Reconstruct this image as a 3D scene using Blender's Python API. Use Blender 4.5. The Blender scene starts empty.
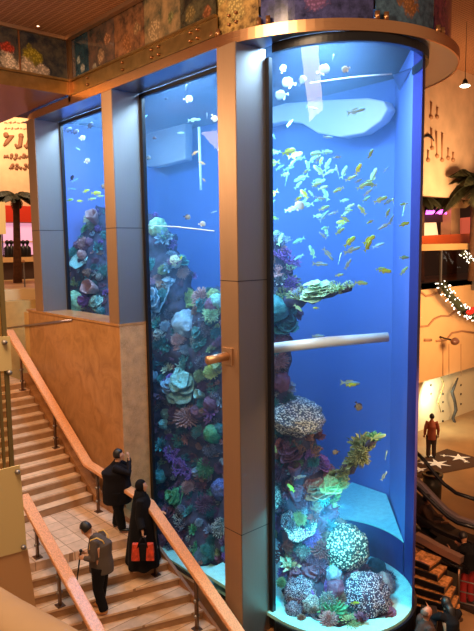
import bpy, math, random
import numpy as np
from mathutils import Vector, Matrix, noise
from mathutils.bvhtree import BVHTree

SC = bpy.context.scene
COL = SC.collection
PI = math.pi

# ------------------------------------------------------------------ camera
def _n(v): return v / np.linalg.norm(v)
FPX = 611.0
_dn = _n(np.array([72., 5335., FPX]))
_aw = _n(np.array([-549., -62.5, FPX]))
_X = -_aw; _X = _n(_X - _dn * np.dot(_X, _dn)); _Z = -_dn; _Y = np.cross(_Z, _X)
RW = np.stack([_X, _Y, _Z])            # camera (x right, y down, z forward) -> world
CAM = np.array([0., 0., 5.8])
cam_data = bpy.data.cameras.new('camera'); cam = bpy.data.objects.new('camera', cam_data)
COL.objects.link(cam)
cr, cd, cf = RW @ np.array([1., 0, 0]), RW @ np.array([0, 1., 0]), RW @ np.array([0, 0, 1.])
cam.matrix_world = Matrix(((cr[0], -cd[0], -cf[0], CAM[0]), (cr[1], -cd[1], -cf[1], CAM[1]), (cr[2], -cd[2], -cf[2], CAM[2]), (0, 0, 0, 1)))
cam_data.sensor_fit = 'HORIZONTAL'; cam_data.sensor_width = 36; cam_data.lens = FPX / 474 * 36
cam_data.clip_start = .05; cam_data.clip_end = 300
SC.camera = cam

# surveying helpers: the place was measured from the photograph, so a sight line meets a real plane of the place
def _ray(px, py): return RW @ _n(np.array([px - 237., py - 315.5, FPX]))
def onx(px, py, x): d = _ray(px, py); return Vector(CAM + d * (x - CAM[0]) / d[0])
def ony(px, py, y): d = _ray(px, py); return Vector(CAM + d * (y - CAM[1]) / d[1])
def onz(px, py, z): d = _ray(px, py); return Vector(CAM + d * (z - CAM[2]) / d[2])
def proj(p):
    q = RW.T @ (np.array(p, float) - CAM); return 237 + FPX * q[0] / q[2], 315.5 + FPX * q[1] / q[2]

# ------------------------------------------------------------------ world, exposure, large lights
w = bpy.data.worlds.new('world'); SC.world = w; w.use_nodes = True
bg = w.node_tree.nodes['Background']; bg.inputs[0].default_value = (1.0, .60, .37, 1); bg.inputs[1].default_value = .34
SC.view_settings.view_transform = 'Standard'; SC.view_settings.look = 'None'
SC.view_settings.gamma = 1; SC.view_settings.use_curve_mapping = False
SC.view_settings.exposure = 0.0
cy = SC.cycles
cy.use_denoising = True; cy.max_bounces = 8; cy.diffuse_bounces = 3; cy.glossy_bounces = 3; cy.transparent_max_bounces = 24
cy.volume_bounces = 0; cy.transmission_bounces = 4; cy.sample_clamp_indirect = 4; cy.caustics_reflective = False; cy.caustics_refractive = False

def area(name, loc, aim, size, power, color, sizey=None, spread=PI):
    l = bpy.data.lights.new(name, 'AREA'); l.energy = power; l.color = color; l.size = size; l.spread = spread
    if sizey: l.shape = 'RECTANGLE'; l.size_y = sizey
    o = bpy.data.objects.new(name, l); COL.objects.link(o); o.location = loc
    o.rotation_euler = (Vector(aim) - Vector(loc)).to_track_quat('-Z', 'Y').to_euler()
    return o
def spot(name, loc, aim, power, color, ang=60, blend=.6, r=.05):
    l = bpy.data.lights.new(name, 'SPOT'); l.energy = power; l.color = color; l.spot_size = math.radians(ang); l.spot_blend = blend
    l.shadow_soft_size = r
    o = bpy.data.objects.new(name, l); COL.objects.link(o); o.location = loc
    o.rotation_euler = (Vector(aim) - Vector(loc)).to_track_quat('-Z', 'Y').to_euler(); return o
WARM = (1.0, .68, .42)
area('hall_light', (-5.5, 1.0, 10.2), (-10.5, 5.6, 0), 3.0, 900, WARM)
area('stair_light', (-13.5, 2.5, 8.6), (-12.5, 6.5, 1), 2.0, 330, WARM)
# aquarium lamps hang above the water; unseen strip lights added behind the pillars to brighten mid-depth
BLU = (.42, .68, 1.0); CYN = (.30, .80, 1.0)
area('tank_lamp', (-7.2, 8.45, 9.42), (-7.3, 8.9, 0), 1.3, 470, BLU)
area('tank_lamp', (-10.3, 8.2, 9.42), (-10.3, 9.6, 0), 3.6, 560, BLU, .9)
area('tank_lamp', (-14.6, 8.2, 9.42), (-14.8, 9.6, 0), 3.0, 480, BLU, .9)
area('tank_fill_strip', (-7.82, 7.66, 5.8), (-7.5, 10, 5.2), .12, 120, BLU, 6.0)
area('tank_fill_strip', (-11.65, 7.66, 5.4), (-11.2, 10, 5.0), .12, 75, CYN, 5.5)
area('sand_fill_light', (-6.6, 8.0, 1.2), (-6.9, 8.9, -1.2), .5, 120, (.10, .80, 1))  # unseen light added to turn the sand bright cyan
# mall wall washers
area('wall_washer', (-10.5, 22.5, 7.6), (-13.5, 24, 8.8), 1.0, 260, (1, .62, .32))
area('wall_washer', (-9.0, 22.0, 3.4), (-13.5, 23.5, 1.5), 1.5, 420, (1, .60, .28))
area('wall_washer', (-29.5, 12.5, 13.5), (-34, 14, 10.5), 2, 800, (1, .66, .38))

# ------------------------------------------------------------------ mesh builder
class MB:
    def __init__(s): s.v = []; s.f = []; s.sm = []
    def add(s, vs, fs, smooth=False):
        b = len(s.v); s.v += [tuple(v) for v in vs]; s.f += [tuple(i + b for i in f) for f in fs]; s.sm += [smooth] * len(fs); return s
    def box(s, x0, x1, y0, y1, z0, z1):
        vs = [(x, y, z) for x in (x0, x1) for y in (y0, y1) for z in (z0, z1)]
        return s.add(vs, [(0, 1, 3, 2), (4, 6, 7, 5), (0, 4, 5, 1), (2, 3, 7, 6), (0, 2, 6, 4), (1, 5, 7, 3)])
    def quad(s, a, b, c, d): return s.add([a, b, c, d], [(0, 1, 2, 3)])
    def prism(s, pts, z0, z1, smooth=False):
        n = len(pts); area_ = sum(pts[i][0] * pts[(i + 1) % n][1] - pts[(i + 1) % n][0] * pts[i][1] for i in range(n))
        if area_ < 0: pts = pts[::-1]
        vs = [(p[0], p[1], z0) for p in pts] + [(p[0], p[1], z1) for p in pts]
        s.add(vs, [tuple(range(n - 1, -1, -1)), tuple(range(n, 2 * n))])
        b = len(s.v) - 2 * n
        for i in range(n): s.f.append((b + i, b + (i + 1) % n, b + n + (i + 1) % n, b + n + i)); s.sm.append(smooth)
        return s
    def tube(s, pts, rads, n=8, up=(0, 0, 1), cap=True, smooth=True):
        """pts list of 3-vectors, rads list of r or (a,b)"""
        pts = [Vector(p) for p in pts]
        if not isinstance(rads, (list, tuple)) or (len(rads) == 2 and len(pts) != 2 and not isinstance(rads[0], tuple)): rads = [rads] * len(pts)
        vs = []; up = Vector(up); prevA = None
        for i, p in enumerate(pts):
            t = (pts[min(i + 1, len(pts) - 1)] - pts[max(i - 1, 0)])
            if t.length < 1e-9: t = Vector((0, 0, 1))
            t.normalize()
            if prevA is None:
                a = up.cross(t)
                if a.length < .05: a = Vector((1, 0, 0)).cross(t)
                if a.length < .05: a = Vector((0, 1, 0)).cross(t)
            else: a = prevA - t * prevA.dot(t)
            a.normalize(); prevA = a; b = t.cross(a)
            r = rads[i]; ra, rb = r if isinstance(r, (tuple, list)) else (r, r)
            for k in range(n):
                th = 2 * PI * k / n
                vs.append(p + a * ra * math.cos(th) + b * rb * math.sin(th))
        fs = []
        for i in range(len(pts) - 1):
            for k in range(n):
                fs.append((i * n + k, i * n + (k + 1) % n, (i + 1) * n + (k + 1) % n, (i + 1) * n + k))
        if cap: fs += [tuple(range(n - 1, -1, -1)), tuple((len(pts) - 1) * n + k for k in range(n))]
        return s.add(vs, fs, smooth)
    def bar(s, pts, wd, ht, up=(0, 0, 1)):
        """rectangular bar along polyline: width wd (horizontal), height ht"""
        pts = [Vector(p) for p in pts]; vs = []; up = Vector(up)
        for i, p in enumerate(pts):
            t = (pts[min(i + 1, len(pts) - 1)] - pts[max(i - 1, 0)]).normalized()
            a = t.cross(up).normalized(); b = a.cross(t)
            for sa, sb in ((-1, -1), (1, -1), (1, 1), (-1, 1)): vs.append(p + a * sa * wd / 2 + b * sb * ht / 2)
        fs = []
        for i in range(len(pts) - 1):
            for k in range(4): fs.append((i * 4 + k, (i + 1) * 4 + k, (i + 1) * 4 + (k + 1) % 4, i * 4 + (k + 1) % 4))
        m = (len(pts) - 1) * 4; fs += [(0, 1, 2, 3), (m + 3, m + 2, m + 1, m)]
        return s.add(vs, fs)
    def ball(s, c, r, nu=12, nv=8, fn=None, M=None):
        rx, ry, rz = r if isinstance(r, (tuple, list)) else (r, r, r)
        vs = []; c = Vector(c)
        for j in range(nv + 1):
            ph = PI * j / nv
            for i in range(nu):
                th = 2 * PI * i / nu
                d = Vector((math.sin(ph) * math.cos(th), math.sin(ph) * math.sin(th), math.cos(ph)))
                k = fn(d) if fn else 1
                q = Vector((d.x * rx * k, d.y * ry * k, d.z * rz * k))
                if M: q = M @ q
                vs.append(c + q)
        fs = []
        for j in range(nv):
            for i in range(nu): fs.append((j * nu + i, (j + 1) * nu + i, (j + 1) * nu + (i + 1) % nu, j * nu + (i + 1) % nu))
        return s.add(vs, fs, True)
    def mesh(s, name):
        me = bpy.data.meshes.new(name); me.from_pydata(s.v, [], s.f)
        me.polygons.foreach_set('use_smooth', s.sm); me.update(); return me
    def build(s, name, mat, parent=None, bevel=0, origin=None):
        if origin is not None:
            o_ = Vector(origin); s.v = [tuple(Vector(v) - o_) for v in s.v]
        o = bpy.data.objects.new(name, s.mesh(name)); COL.objects.link(o)
        if mat: o.data.materials.append(mat)
        if origin is not None: o.location = origin
        if parent is not None: o.parent = parent
        if bevel:
            b = o.modifiers.new('bevel', 'BEVEL'); b.width = bevel; b.segments = 2; b.limit_method = 'ANGLE'
        return o

def tag(o, label=None, cat=None, group=None, kind=None):
    if label: o['label'] = label
    if cat: o['category'] = cat
    if group: o['group'] = group
    if kind: o['kind'] = kind
    return o
def empty(name, loc=(0, 0, 0), label=None, cat=None, group=None):
    o = bpy.data.objects.new(name, None); COL.objects.link(o); o.location = loc; o.empty_display_size = .1
    return tag(o, label, cat, group)
def copy_tree(o, parent=None):
    c = o.copy(); COL.objects.link(c); c.parent = parent
    for ch in o.children: copy_tree(ch, c)
    return c

# ------------------------------------------------------------------ materials
class NT:
    def __init__(s, name):
        s.m = bpy.data.materials.new(name); s.m.use_nodes = True; s.t = s.m.node_tree; s.N = s.t.nodes; s.L = s.t.links
        s.b = s.N['Principled BSDF']; s.out = s.N['Material Output']
    def n(s, ty, **k):
        x = s.N.new(ty)
        for a, v in k.items():
            if a in x.inputs: x.inputs[a].default_value = v
            else: setattr(x, a, v)
        return x
    def l(s, a, b): s.L.new(a, b)
    def coord(s, scale=(1, 1, 1), kind='Object', rot=(0, 0, 0)):
        t = s.n('ShaderNodeTexCoord'); m = s.n('ShaderNodeMapping'); m.inputs['Scale'].default_value = scale; m.inputs['Rotation'].default_value = rot
        s.l(t.outputs[kind], m.inputs['Vector']); return m.outputs[0]
    def ramp(s, fac, stops, interp='LINEAR'):
        r = s.n('ShaderNodeValToRGB'); r.color_ramp.interpolation = interp; e = r.color_ramp.elements
        while len(e) < len(stops): e.new(.5)
        for i, (p, c) in enumerate(stops): e[i].position = p; e[i].color = (*c, 1)
        s.l(fac, r.inputs[0]); return r.outputs[0]
    def mix(s, fac, a, b, mode='MIX'):
        m = s.n('ShaderNodeMix', data_type='RGBA', blend_type=mode)
        for k, v in ((0, fac), (6, a), (7, b)):
            if isinstance(v, (int, float)): m.inputs[k].default_value = v
            elif isinstance(v, tuple): m.inputs[k].default_value = (*v, 1)
            else: s.l(v, m.inputs[k])
        return m.outputs[2]
    def bump(s, h, st=.3, dist=.02):
        b = s.n('ShaderNodeBump', Strength=st, Distance=dist); s.l(h, b.inputs['Height']); s.l(b.outputs[0], s.b.inputs['Normal'])

def M(name, col, rough=.5, metal=0, var=0, vscale=6, bump=0, bscale=40, coat=0, spec=.5, stretch=(1, 1, 1), emit=None, es=0):
    t = NT(name); t.b.inputs['Base Color'].default_value = (*col, 1); t.b.inputs['Roughness'].default_value = rough
    t.b.inputs['Metallic'].default_value = metal; t.b.inputs['Coat Weight'].default_value = coat; t.b.inputs['Specular IOR Level'].default_value = spec
    if var:
        nz = t.n('ShaderNodeTexNoise', Scale=vscale, Detail=5.0); t.l(t.coord(stretch), nz.inputs['Vector'])
        lo = tuple(max(0, c * (1 - var)) for c in col); hi = tuple(min(1, c * (1 + var)) for c in col)
        t.l(t.ramp(nz.outputs[0], [(.3, lo), (.7, hi)]), t.b.inputs['Base Color'])
    if bump:
        nz = t.n('ShaderNodeTexNoise', Scale=bscale, Detail=3.0); t.l(t.coord(stretch), nz.inputs['Vector']); t.bump(nz.outputs[0], bump)
    if emit: t.b.inputs['Emission Color'].default_value = (*emit, 1); t.b.inputs['Emission Strength'].default_value = es
    return t.m
def m_speck(name, base, dot, scale=30, size=.35, rough=.6, var=.3, bump=.4):
    """coral skin: pale polyps as dots over a darker tissue"""
    t = NT(name); t.b.inputs['Roughness'].default_value = rough
    v = t.n('ShaderNodeTexVoronoi', Scale=scale); co = t.coord(); t.l(co, v.inputs['Vector'])
    nz = t.n('ShaderNodeTexNoise', Scale=5.0, Detail=4.0); t.l(co, nz.inputs['Vector'])
    b0 = t.ramp(nz.outputs[0], [(.3, tuple(c * (1 - var) for c in base)), (.7, tuple(min(1, c * (1 + var)) for c in base))])
    f = t.ramp(v.outputs['Distance'], [(size, (1, 1, 1)), (size + .12, (0, 0, 0))])
    t.l(t.mix(f, b0, dot), t.b.inputs['Base Color']); t.bump(f, bump, .02)
    return t.m
def m_brushed(name, col, rough, metal=1, vertical=True):
    t = NT(name); t.b.inputs['Metallic'].default_value = metal; t.b.inputs['Base Color'].default_value = (*col, 1)
    nz = t.n('ShaderNodeTexNoise', Scale=6.0, Detail=6.0); t.l(t.coord((18, 18, .4) if vertical else (.4, .4, 30)), nz.inputs['Vector'])
    r = t.n('ShaderNodeMapRange'); r.inputs[3].default_value = rough * .75; r.inputs[4].default_value = rough * 1.25
    t.l(nz.outputs[0], r.inputs[0]); t.l(r.outputs[0], t.b.inputs['Roughness']); t.bump(nz.outputs[0], .03, .01)
    return t.m
def m_tiles(name, col, grout, sx, sy, rough=.35, mortar=.012, rotz=0, off=0., var=.15):
    t = NT(name); t.b.inputs['Roughness'].default_value = rough
    br = t.n('ShaderNodeTexBrick'); br.offset = off; br.squash = 1
    br.inputs['Scale'].default_value = 1; br.inputs['Brick Width'].default_value = sx; br.inputs['Row Height'].default_value = sy; br.inputs['Mortar Size'].default_value = mortar
    br.inputs['Mortar Smooth'].default_value = .1
    br.inputs['Color1'].default_value = (*[c * (1 - var) for c in col], 1); br.inputs['Color2'].default_value = (*[min(1, c * (1 + var)) for c in col], 1); br.inputs['Mortar'].default_value = (*grout, 1)
    t.l(t.coord(rot=(0, 0, rotz)), br.inputs['Vector'])
    nz = t.n('ShaderNodeTexNoise', Scale=7.0, Detail=6.0); t.l(t.coord(), nz.inputs['Vector'])
    g = t.ramp(nz.outputs[0], [(.25, (.72, .72, .72)), (.75, (1, 1, 1))])
    t.l(t.mix(1.0, br.outputs[0], g, 'MULTIPLY'), t.b.inputs['Base Color']); return t.m
def m_blobs(name, base0, base1, blobs, scale=6, rough=.3, gloss=.5, fine=26):
    """printed picture: noise ground with soft colour patches at object positions [(x,y,z),r,colour]"""
    t = NT(name); t.b.inputs['Roughness'].default_value = rough; t.b.inputs['Specular IOR Level'].default_value = gloss
    co = t.coord(); nz = t.n('ShaderNodeTexNoise', Scale=float(scale), Detail=8.0, Roughness=.65); t.l(co, nz.inputs['Vector'])
    cur = t.ramp(nz.outputs[0], [(.35, base0), (.65, base1)])
    vo = t.n('ShaderNodeTexVoronoi', Scale=float(fine)); t.l(co, vo.inputs['Vector'])
    for (c, r, colr) in blobs:
        sub = t.n('ShaderNodeVectorMath', operation='DISTANCE'); t.l(co, sub.inputs[0]); sub.inputs[1].default_value = c
        ad = t.n('ShaderNodeMath', operation='MULTIPLY_ADD'); t.l(nz.outputs[0], ad.inputs[0]); ad.inputs[1].default_value = r * 2.2; t.l(sub.outputs['Value'], ad.inputs[2])
        f = t.ramp(ad.outputs[0], [(0, (1, 1, 1)), (.5, (0, 0, 0))]); rr = f.node; rr.color_ramp.elements[0].position = min(.98, r * 1.75); rr.color_ramp.elements[1].position = min(.99, r * 2.1)
        tex = t.mix(t.ramp(vo.outputs['Distance'], [(.2, (0, 0, 0)), (.6, (1, 1, 1))]), tuple(colr), tuple(c * .45 for c in colr))
        cur = t.mix(f, cur, tex)
    t.l(cur, t.b.inputs['Base Color']); return t.m
def m_glass(name, tint=(1, 1, 1), gl=.08, rough=.02, fres=True):
    t = NT(name); t.N.remove(t.b); tr = t.n('ShaderNodeBsdfTransparent'); tr.inputs[0].default_value = (*tint, 1)
    g = t.n('ShaderNodeBsdfGlossy'); g.inputs['Roughness'].default_value = rough; mx = t.n('ShaderNodeMixShader')
    if fres:
        lw = t.n('ShaderNodeLayerWeight', Blend=.25); mr = t.n('ShaderNodeMapRange'); mr.inputs[3].default_value = gl * .5; mr.inputs[4].default_value = min(1, gl * 6)
        t.l(lw.outputs['Fresnel'], mr.inputs[0]); t.l(mr.outputs[0], mx.inputs[0])
    else: mx.inputs[0].default_value = gl
    t.l(tr.outputs[0], mx.inputs[1]); t.l(g.outputs[0], mx.inputs[2]); t.l(mx.outputs[0], t.out.inputs['Surface']); return t.m

COPPER = m_brushed('brushed_copper', (.74, .40, .20), .30, 1, False)
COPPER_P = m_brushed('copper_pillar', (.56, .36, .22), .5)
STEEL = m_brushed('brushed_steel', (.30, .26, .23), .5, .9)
SOFFIT = M('soffit_steel', (.42, .40, .44), .32, 1)
CHANNEL = M('bronze_channel', (.34, .20, .07), .38, .9, var=.2)
BOLT = M('bronze_bolt', (.45, .2, .08), .35, .9)
BLACK = M('black_seal', (.006, .006, .008), .35)
def m_marble():
    t = NT('orange_marble'); co = t.coord((1, 1, .8)); nz = t.n('ShaderNodeTexNoise', Scale=2.2, Detail=9.0, Roughness=.62, Distortion=1.6); t.l(co, nz.inputs['Vector'])
    t.l(t.ramp(nz.outputs[0], [(.28, (.29, .115, .035)), (.48, (.41, .18, .06)), (.62, (.48, .22, .08)), (.8, (.38, .155, .05))]), t.b.inputs['Base Color'])
    t.b.inputs['Roughness'].default_value = .28; return t.m
MARBLE = m_marble()
GRANITE = m_speck('brown_granite', (.50, .25, .10), (.60, .34, .17), 60, .3, .35, .25, .02)
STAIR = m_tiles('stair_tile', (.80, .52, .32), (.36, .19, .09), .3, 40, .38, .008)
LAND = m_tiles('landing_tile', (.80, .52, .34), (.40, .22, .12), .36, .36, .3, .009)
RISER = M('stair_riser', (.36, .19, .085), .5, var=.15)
WOODRAIL = M('copper_rail_wood', (.76, .32, .13), .62, 0, var=.25, vscale=5, stretch=(1, 14, 14), coat=.1)
POST = M('dark_post_metal', (.16, .09, .055), .35, .8)
GLASS = m_glass('clear_glass', (.97, .93, .88), .05)
TANKGLASS = m_glass('tank_glass', (1, 1, 1), .03)
CREAM = M('cream_plaster', (.80, .50, .22), .6, var=.06)
CREAMMETAL = M('cream_metal_plate', (.60, .45, .20), .45)
TAN = M('tan_parapet', (.40, .24, .11), .7, var=.08, vscale=3)
PEACH = M('peach_wall', (.75, .48, .28), .7, var=.12, vscale=1.5)
FLOOR = M('tan_floor', (.42, .24, .11), .35, var=.2, vscale=.8)
DARKM = M('black_metal', (.015, .012, .012), .35, .4)
BROWNP = M('brown_panel', (.40, .17, .06), .4, var=.1)

# ------------------------------------------------------------------ large structure
YF, YG = 6.8, 7.5                       # pillar fronts, glass plane
CX, CY, CR = -7.30, 8.95, 1.56          # round end of the tank
def arc(cx, cy, r, a0, a1, n): return [(cx + r * math.cos(math.radians(a0 + (a1 - a0) * i / n)), cy + r * math.sin(math.radians(a0 + (a1 - a0) * i / n))) for i in range(n + 1)]
def S(name, mb, mat, **k): return tag(mb.build(name, mat, **k), kind='structure')

S('wall_stairs', MB().box(-16.2, -11.455, YF, YG - .03, -2.4, 4.10), MARBLE)
S('wall_pier', MB().box(-11.455, -11.44, YF, YG - .02, -2.4, 4.12), GRANITE)
S('trim_ledge', MB().box(-16.25, -11.43, YF - .03, YG, 4.10, 4.15), MARBLE)
S('wall_tank_base', MB().box(-11.44, -7.3, 7.40, 12.3, -2.4, -1.30), BROWNP)
S('wall_base_round', MB().prism(arc(CX, CY, CR + .03, -90, 90, 32) + [(CX - .1, CY + CR), (CX - .1, CY - CR)], -2.4, -1.0), DARKM)
S('floor', MB().box(-40, 12, -12, 40, -2.6, -2.4), FLOOR)

# staircase: upper flight, landing, fanning lower flight
st = empty('staircase', (-12, 5.5, -2.4), 'tiled staircase in two flights with a landing beside the aquarium wall', 'staircase')
def part(mb, name, mat, parent, **k):
    o = mb.build(name, mat, **k); o.parent = parent
    o.matrix_parent_inverse = Matrix.Translation(parent.location).inverted() if parent.rotation_euler.z == 0 else parent.matrix_basis.inverted()
    return o
part(MB().prism([(-12.3, 3.9), (-12.3, 6.62), (-10.10, 6.62), (-10.66, 3.9)], -.17, 0), 'landing', LAND, st)
RISE = .16
for k in range(1, 15):
    x1 = -12.3 - .27 * (k - 1)
    x0 = x1 - .27 if k < 14 else -17.8
    z = RISE * k
    part(MB().prism([(x0 - .02, 3.9), (x0 - .02, 6.45), (x1, 6.45), (x1, 3.9)], z - .03, z), 'tread', STAIR, st)
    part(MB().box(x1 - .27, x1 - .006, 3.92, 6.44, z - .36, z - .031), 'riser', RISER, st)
def nose(k, y):
    xr, xl = -10.13 + .36 * k, -10.62 + .29 * k
    t = (y - 4.1) / 2.4; return xl + (xr - xl) * t
for k in range(1, 14):
    z = -.17 * k; yl = 4.1 - .05 * k
    part(MB().prism([(nose(k - 1, yl) - .03, yl), (nose(k - 1, 6.5) - .03, 6.5), (nose(k, 6.5), 6.5), (nose(k, yl), yl)], z - .04, z), 'tread', STAIR, st)
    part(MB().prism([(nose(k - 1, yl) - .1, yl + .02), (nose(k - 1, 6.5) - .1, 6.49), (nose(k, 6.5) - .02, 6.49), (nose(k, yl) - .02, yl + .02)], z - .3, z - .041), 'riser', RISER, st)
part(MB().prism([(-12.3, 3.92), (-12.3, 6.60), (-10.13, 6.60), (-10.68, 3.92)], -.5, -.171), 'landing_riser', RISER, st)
# stringers beside the flights
def stringer(pts, y0, y1, h):
    mb = MB(); n = len(pts)
    vs = [(x, y, z + d) for (x, z) in pts for y in (y0, y1) for d in (-h, .0)]
    fs = []
    for i in range(n - 1):
        a, b = i * 4, (i + 1) * 4
        fs += [(a, b, b + 1, a + 1), (a + 2, a + 3, b + 3, b + 2), (a + 1, b + 1, b + 3, a + 3), (a, a + 2, b + 2, b)]
    fs += [(0, 1, 3, 2), (n * 4 - 4, n * 4 - 2, n * 4 - 1, n * 4 - 3)]
    return mb.add(vs, fs)
part(stringer([(-16.1, 2.42), (-12.2, .16), (-10.1, .10)], 6.46, 6.66, .5), 'stringer', MARBLE, st)
part(stringer([(-10.1, .0), (-6.3, -1.85)], 6.5, 6.56, .6), 'stringer', BROWNP, st)
S('wall_stair_top', MB().box(-18.2, -17.8, 2, 9.4, -2.4, 4.25), M('ochre_panel', (.62, .34, .10), .5, var=.08))
S('floor_upper', MB().box(-34, -18.2, 2, 30, 3.9, 4.1), M('upper_floor', (.70, .42, .20), .35, var=.1))
S('wall_stair_end', MB().box(-16.5, -16.2, 6.8, 12.4, -2.4, 4.05), M('ochre_wall', (.58, .32, .10), .5, var=.08))

# pillars of the aquarium
def pillar(x0, x1, z0, label, seam):
    e = empty('pillar', ((x0 + x1) / 2, (YF + YG) / 2, z0), label, 'pillar', None)
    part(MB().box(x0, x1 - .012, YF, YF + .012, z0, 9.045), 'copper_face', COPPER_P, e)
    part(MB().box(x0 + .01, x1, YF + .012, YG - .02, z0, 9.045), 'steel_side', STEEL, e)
    part(MB().box(x0 - .003, x1 + .003, YF - .003, YG - .025, seam, seam + .012), 'seam', BLACK, e)
    return e
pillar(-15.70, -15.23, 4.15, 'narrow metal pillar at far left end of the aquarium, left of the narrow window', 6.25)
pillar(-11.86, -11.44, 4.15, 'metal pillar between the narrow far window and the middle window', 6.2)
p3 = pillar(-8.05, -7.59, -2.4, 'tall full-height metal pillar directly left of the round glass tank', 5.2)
part(MB().box(-8.053, -7.587, YF - .003, YG - .025, 0.75, .762), 'seam', BLACK, p3)
# wedge-headed post lug on the tall pillar
lug = empty('handrail_bracket', (-8.0, YF, 3.55), 'short round copper stub on a square plate on the tall pillar', 'bracket')
c = ony(228, 356, YF)
part(MB().box(c.x - .13, c.x + .13, YF - .03, YF - .001, c.z - .15, c.z + .15), 'plate', COPPER_P, lug, bevel=.006)
part(MB().tube([(c.x, YF - .03, c.z), (c.x - .05, YF - .42, c.z - .03)], [.075, .075], 20), 'stub', COPPER_P, lug)

# canopy band over the tank
def stadium(r, n=40, xl=-15.4, dy=0):
    return arc(CX + .22, 8.75 + dy, r, -90, 90, n) + arc(xl, 8.75 + dy, r, 90, 270, n)
def ring(outer, inner, z0, z1, mb=None):
    mb = mb or MB(); n = len(outer)
    vs = [(*p, z0) for p in outer] + [(*p, z1) for p in outer] + [(*p, z0) for p in inner] + [(*p, z1) for p in inner]
    fs = []; sm = []
    for i in range(n):
        j = (i + 1) % n
        fs += [(i, j, n + j, n + i), (2 * n + i, 3 * n + i, 3 * n + j, 2 * n + j), (i, 2 * n + i, 2 * n + j, j), (n + i, n + j, 3 * n + j, 3 * n + i)]
    return mb.add(vs, fs)
cano = empty('canopy_band', (-11, 8.75, 8.78), 'copper band with steel underside running over the whole aquarium', 'canopy')
DX, DY, DR = -8.2, 9.44, 2.66
def open_band(r):
    return arc(-15.0, DY, r, 190, 270, 30) + arc(DX, DY, r, -90, 85, 60)
def open_ring(O, I, z0, z1):
    n = len(O); vs = [(*p, z0) for p in O] + [(*p, z1) for p in O] + [(*p, z0) for p in I] + [(*p, z1) for p in I]; fs = []
    for i in range(n - 1):
        j = i + 1; fs += [(i, j, n + j, n + i), (2 * n + i, 3 * n + i, 3 * n + j, 2 * n + j), (i, 2 * n + i, 2 * n + j, j), (n + i, n + j, 3 * n + j, 3 * n + i)]
    fs += [(0, n, 3 * n, 2 * n), (n - 1, 3 * n - 1, 4 * n - 1, 2 * n - 1)]; return MB().add(vs, fs)
part(open_ring(open_band(DR), open_band(DR - .03), 9.04, 9.22), 'fascia', COPPER, cano)
part(open_ring(open_band(DR - .031), open_band(DR - .12), 9.20, 9.23), 'cover_strip', BOLT, cano)
_o = stadium(2.05); 
# soffit ring with the water opening left free
sof_in = [(CX, CY - CR + .0)] + arc(CX, CY, CR - .03, -88, 88, 38) + [(CX, CY + CR)] + [(-15.4, CY + CR)] + [(-15.4, CY + .2)] * 39 + [(-15.4, YG + .0)]
def soffit():
    mb = MB()
    mb.box(-15.95, DX, 6.81, YG - .02, 9.05, 9.07)
    O = [(DX, DY - DR + .03)] + arc(DX, DY, DR - .03, -88, 85, 39); I = [(DX, YG - .02), (CX, YG - .1)] + arc(CX, CY, CR + .03, -85, 85, 38)
    vs = [(*p, 9.05) for p in O] + [(*p, 9.05) for p in I] + [(*p, 9.07) for p in O] + [(*p, 9.07) for p in I]; n = 41; fs = []
    for i in range(40): fs += [(i, n + i, n + i + 1, i + 1), (2 * n + i, 2 * n + i + 1, 3 * n + i + 1, 3 * n + i)]
    mb.add(vs, fs)
    return mb
part(soffit(), 'soffit', SOFFIT, cano)

# the aquarium itself
aq = empty('aquarium', (-11, 9, -1.3), 'huge lit aquarium with flat side windows and a round glass end', 'aquarium')
def curved_glass(r, z0, z1, a0=-90, a1=62, n=64):
    P = arc(CX, CY, r, a0, a1, n); vs = [(*p, z0) for p in P] + [(*p, z1) for p in P]
    return MB().add(vs, [(i, i + 1, n + 2 + i, n + 1 + i) for i in range(n)], True)
part(curved_glass(CR, -.98, 9.04), 'round_glass', TANKGLASS, aq)
part(MB().quad((-11.4, YG, -1.26), (-8.0, YG, -1.26), (-8.0, YG, 9.04), (-11.4, YG, 9.04)), 'window_glass', TANKGLASS, aq)
part(MB().quad((-15.3, YG, 4.15), (-11.8, YG, 4.15), (-11.8, YG, 9.04), (-15.3, YG, 9.04)), 'window_glass', TANKGLASS, aq)
fr = MB()
for (a, b, z0, z1) in ((-15.26, -15.16, 4.15, 9.04), (-11.5, -11.34, -1.26, 9.04), (-7.66, -7.50, -1.2, 8.9), (-8.12, -8.0, -1.26, 9.04)): fr.box(a, b, YG - .03, YG + .05, z0, z1)
fr.box(-15.3, -7.9, YG - .03, YG + .05, 8.96, 9.04)
fr.box(-11.4, -8.0, YG - .04, YG + .02, -1.33, -1.26)
part(fr, 'black_frame', BLACK, aq)
part(open_ring(arc(CX, CY, CR + .05, -90, 62, 48), arc(CX, CY, CR - .04, -90, 62, 48), 8.90, 9.045), 'rim', BLACK, aq)
part(open_ring(arc(CX, CY, CR + .04, -90, 62, 48), arc(CX, CY, CR - .0, -90, 62, 48), -1.06, -.97), 'rim', BLACK, aq)
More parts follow.
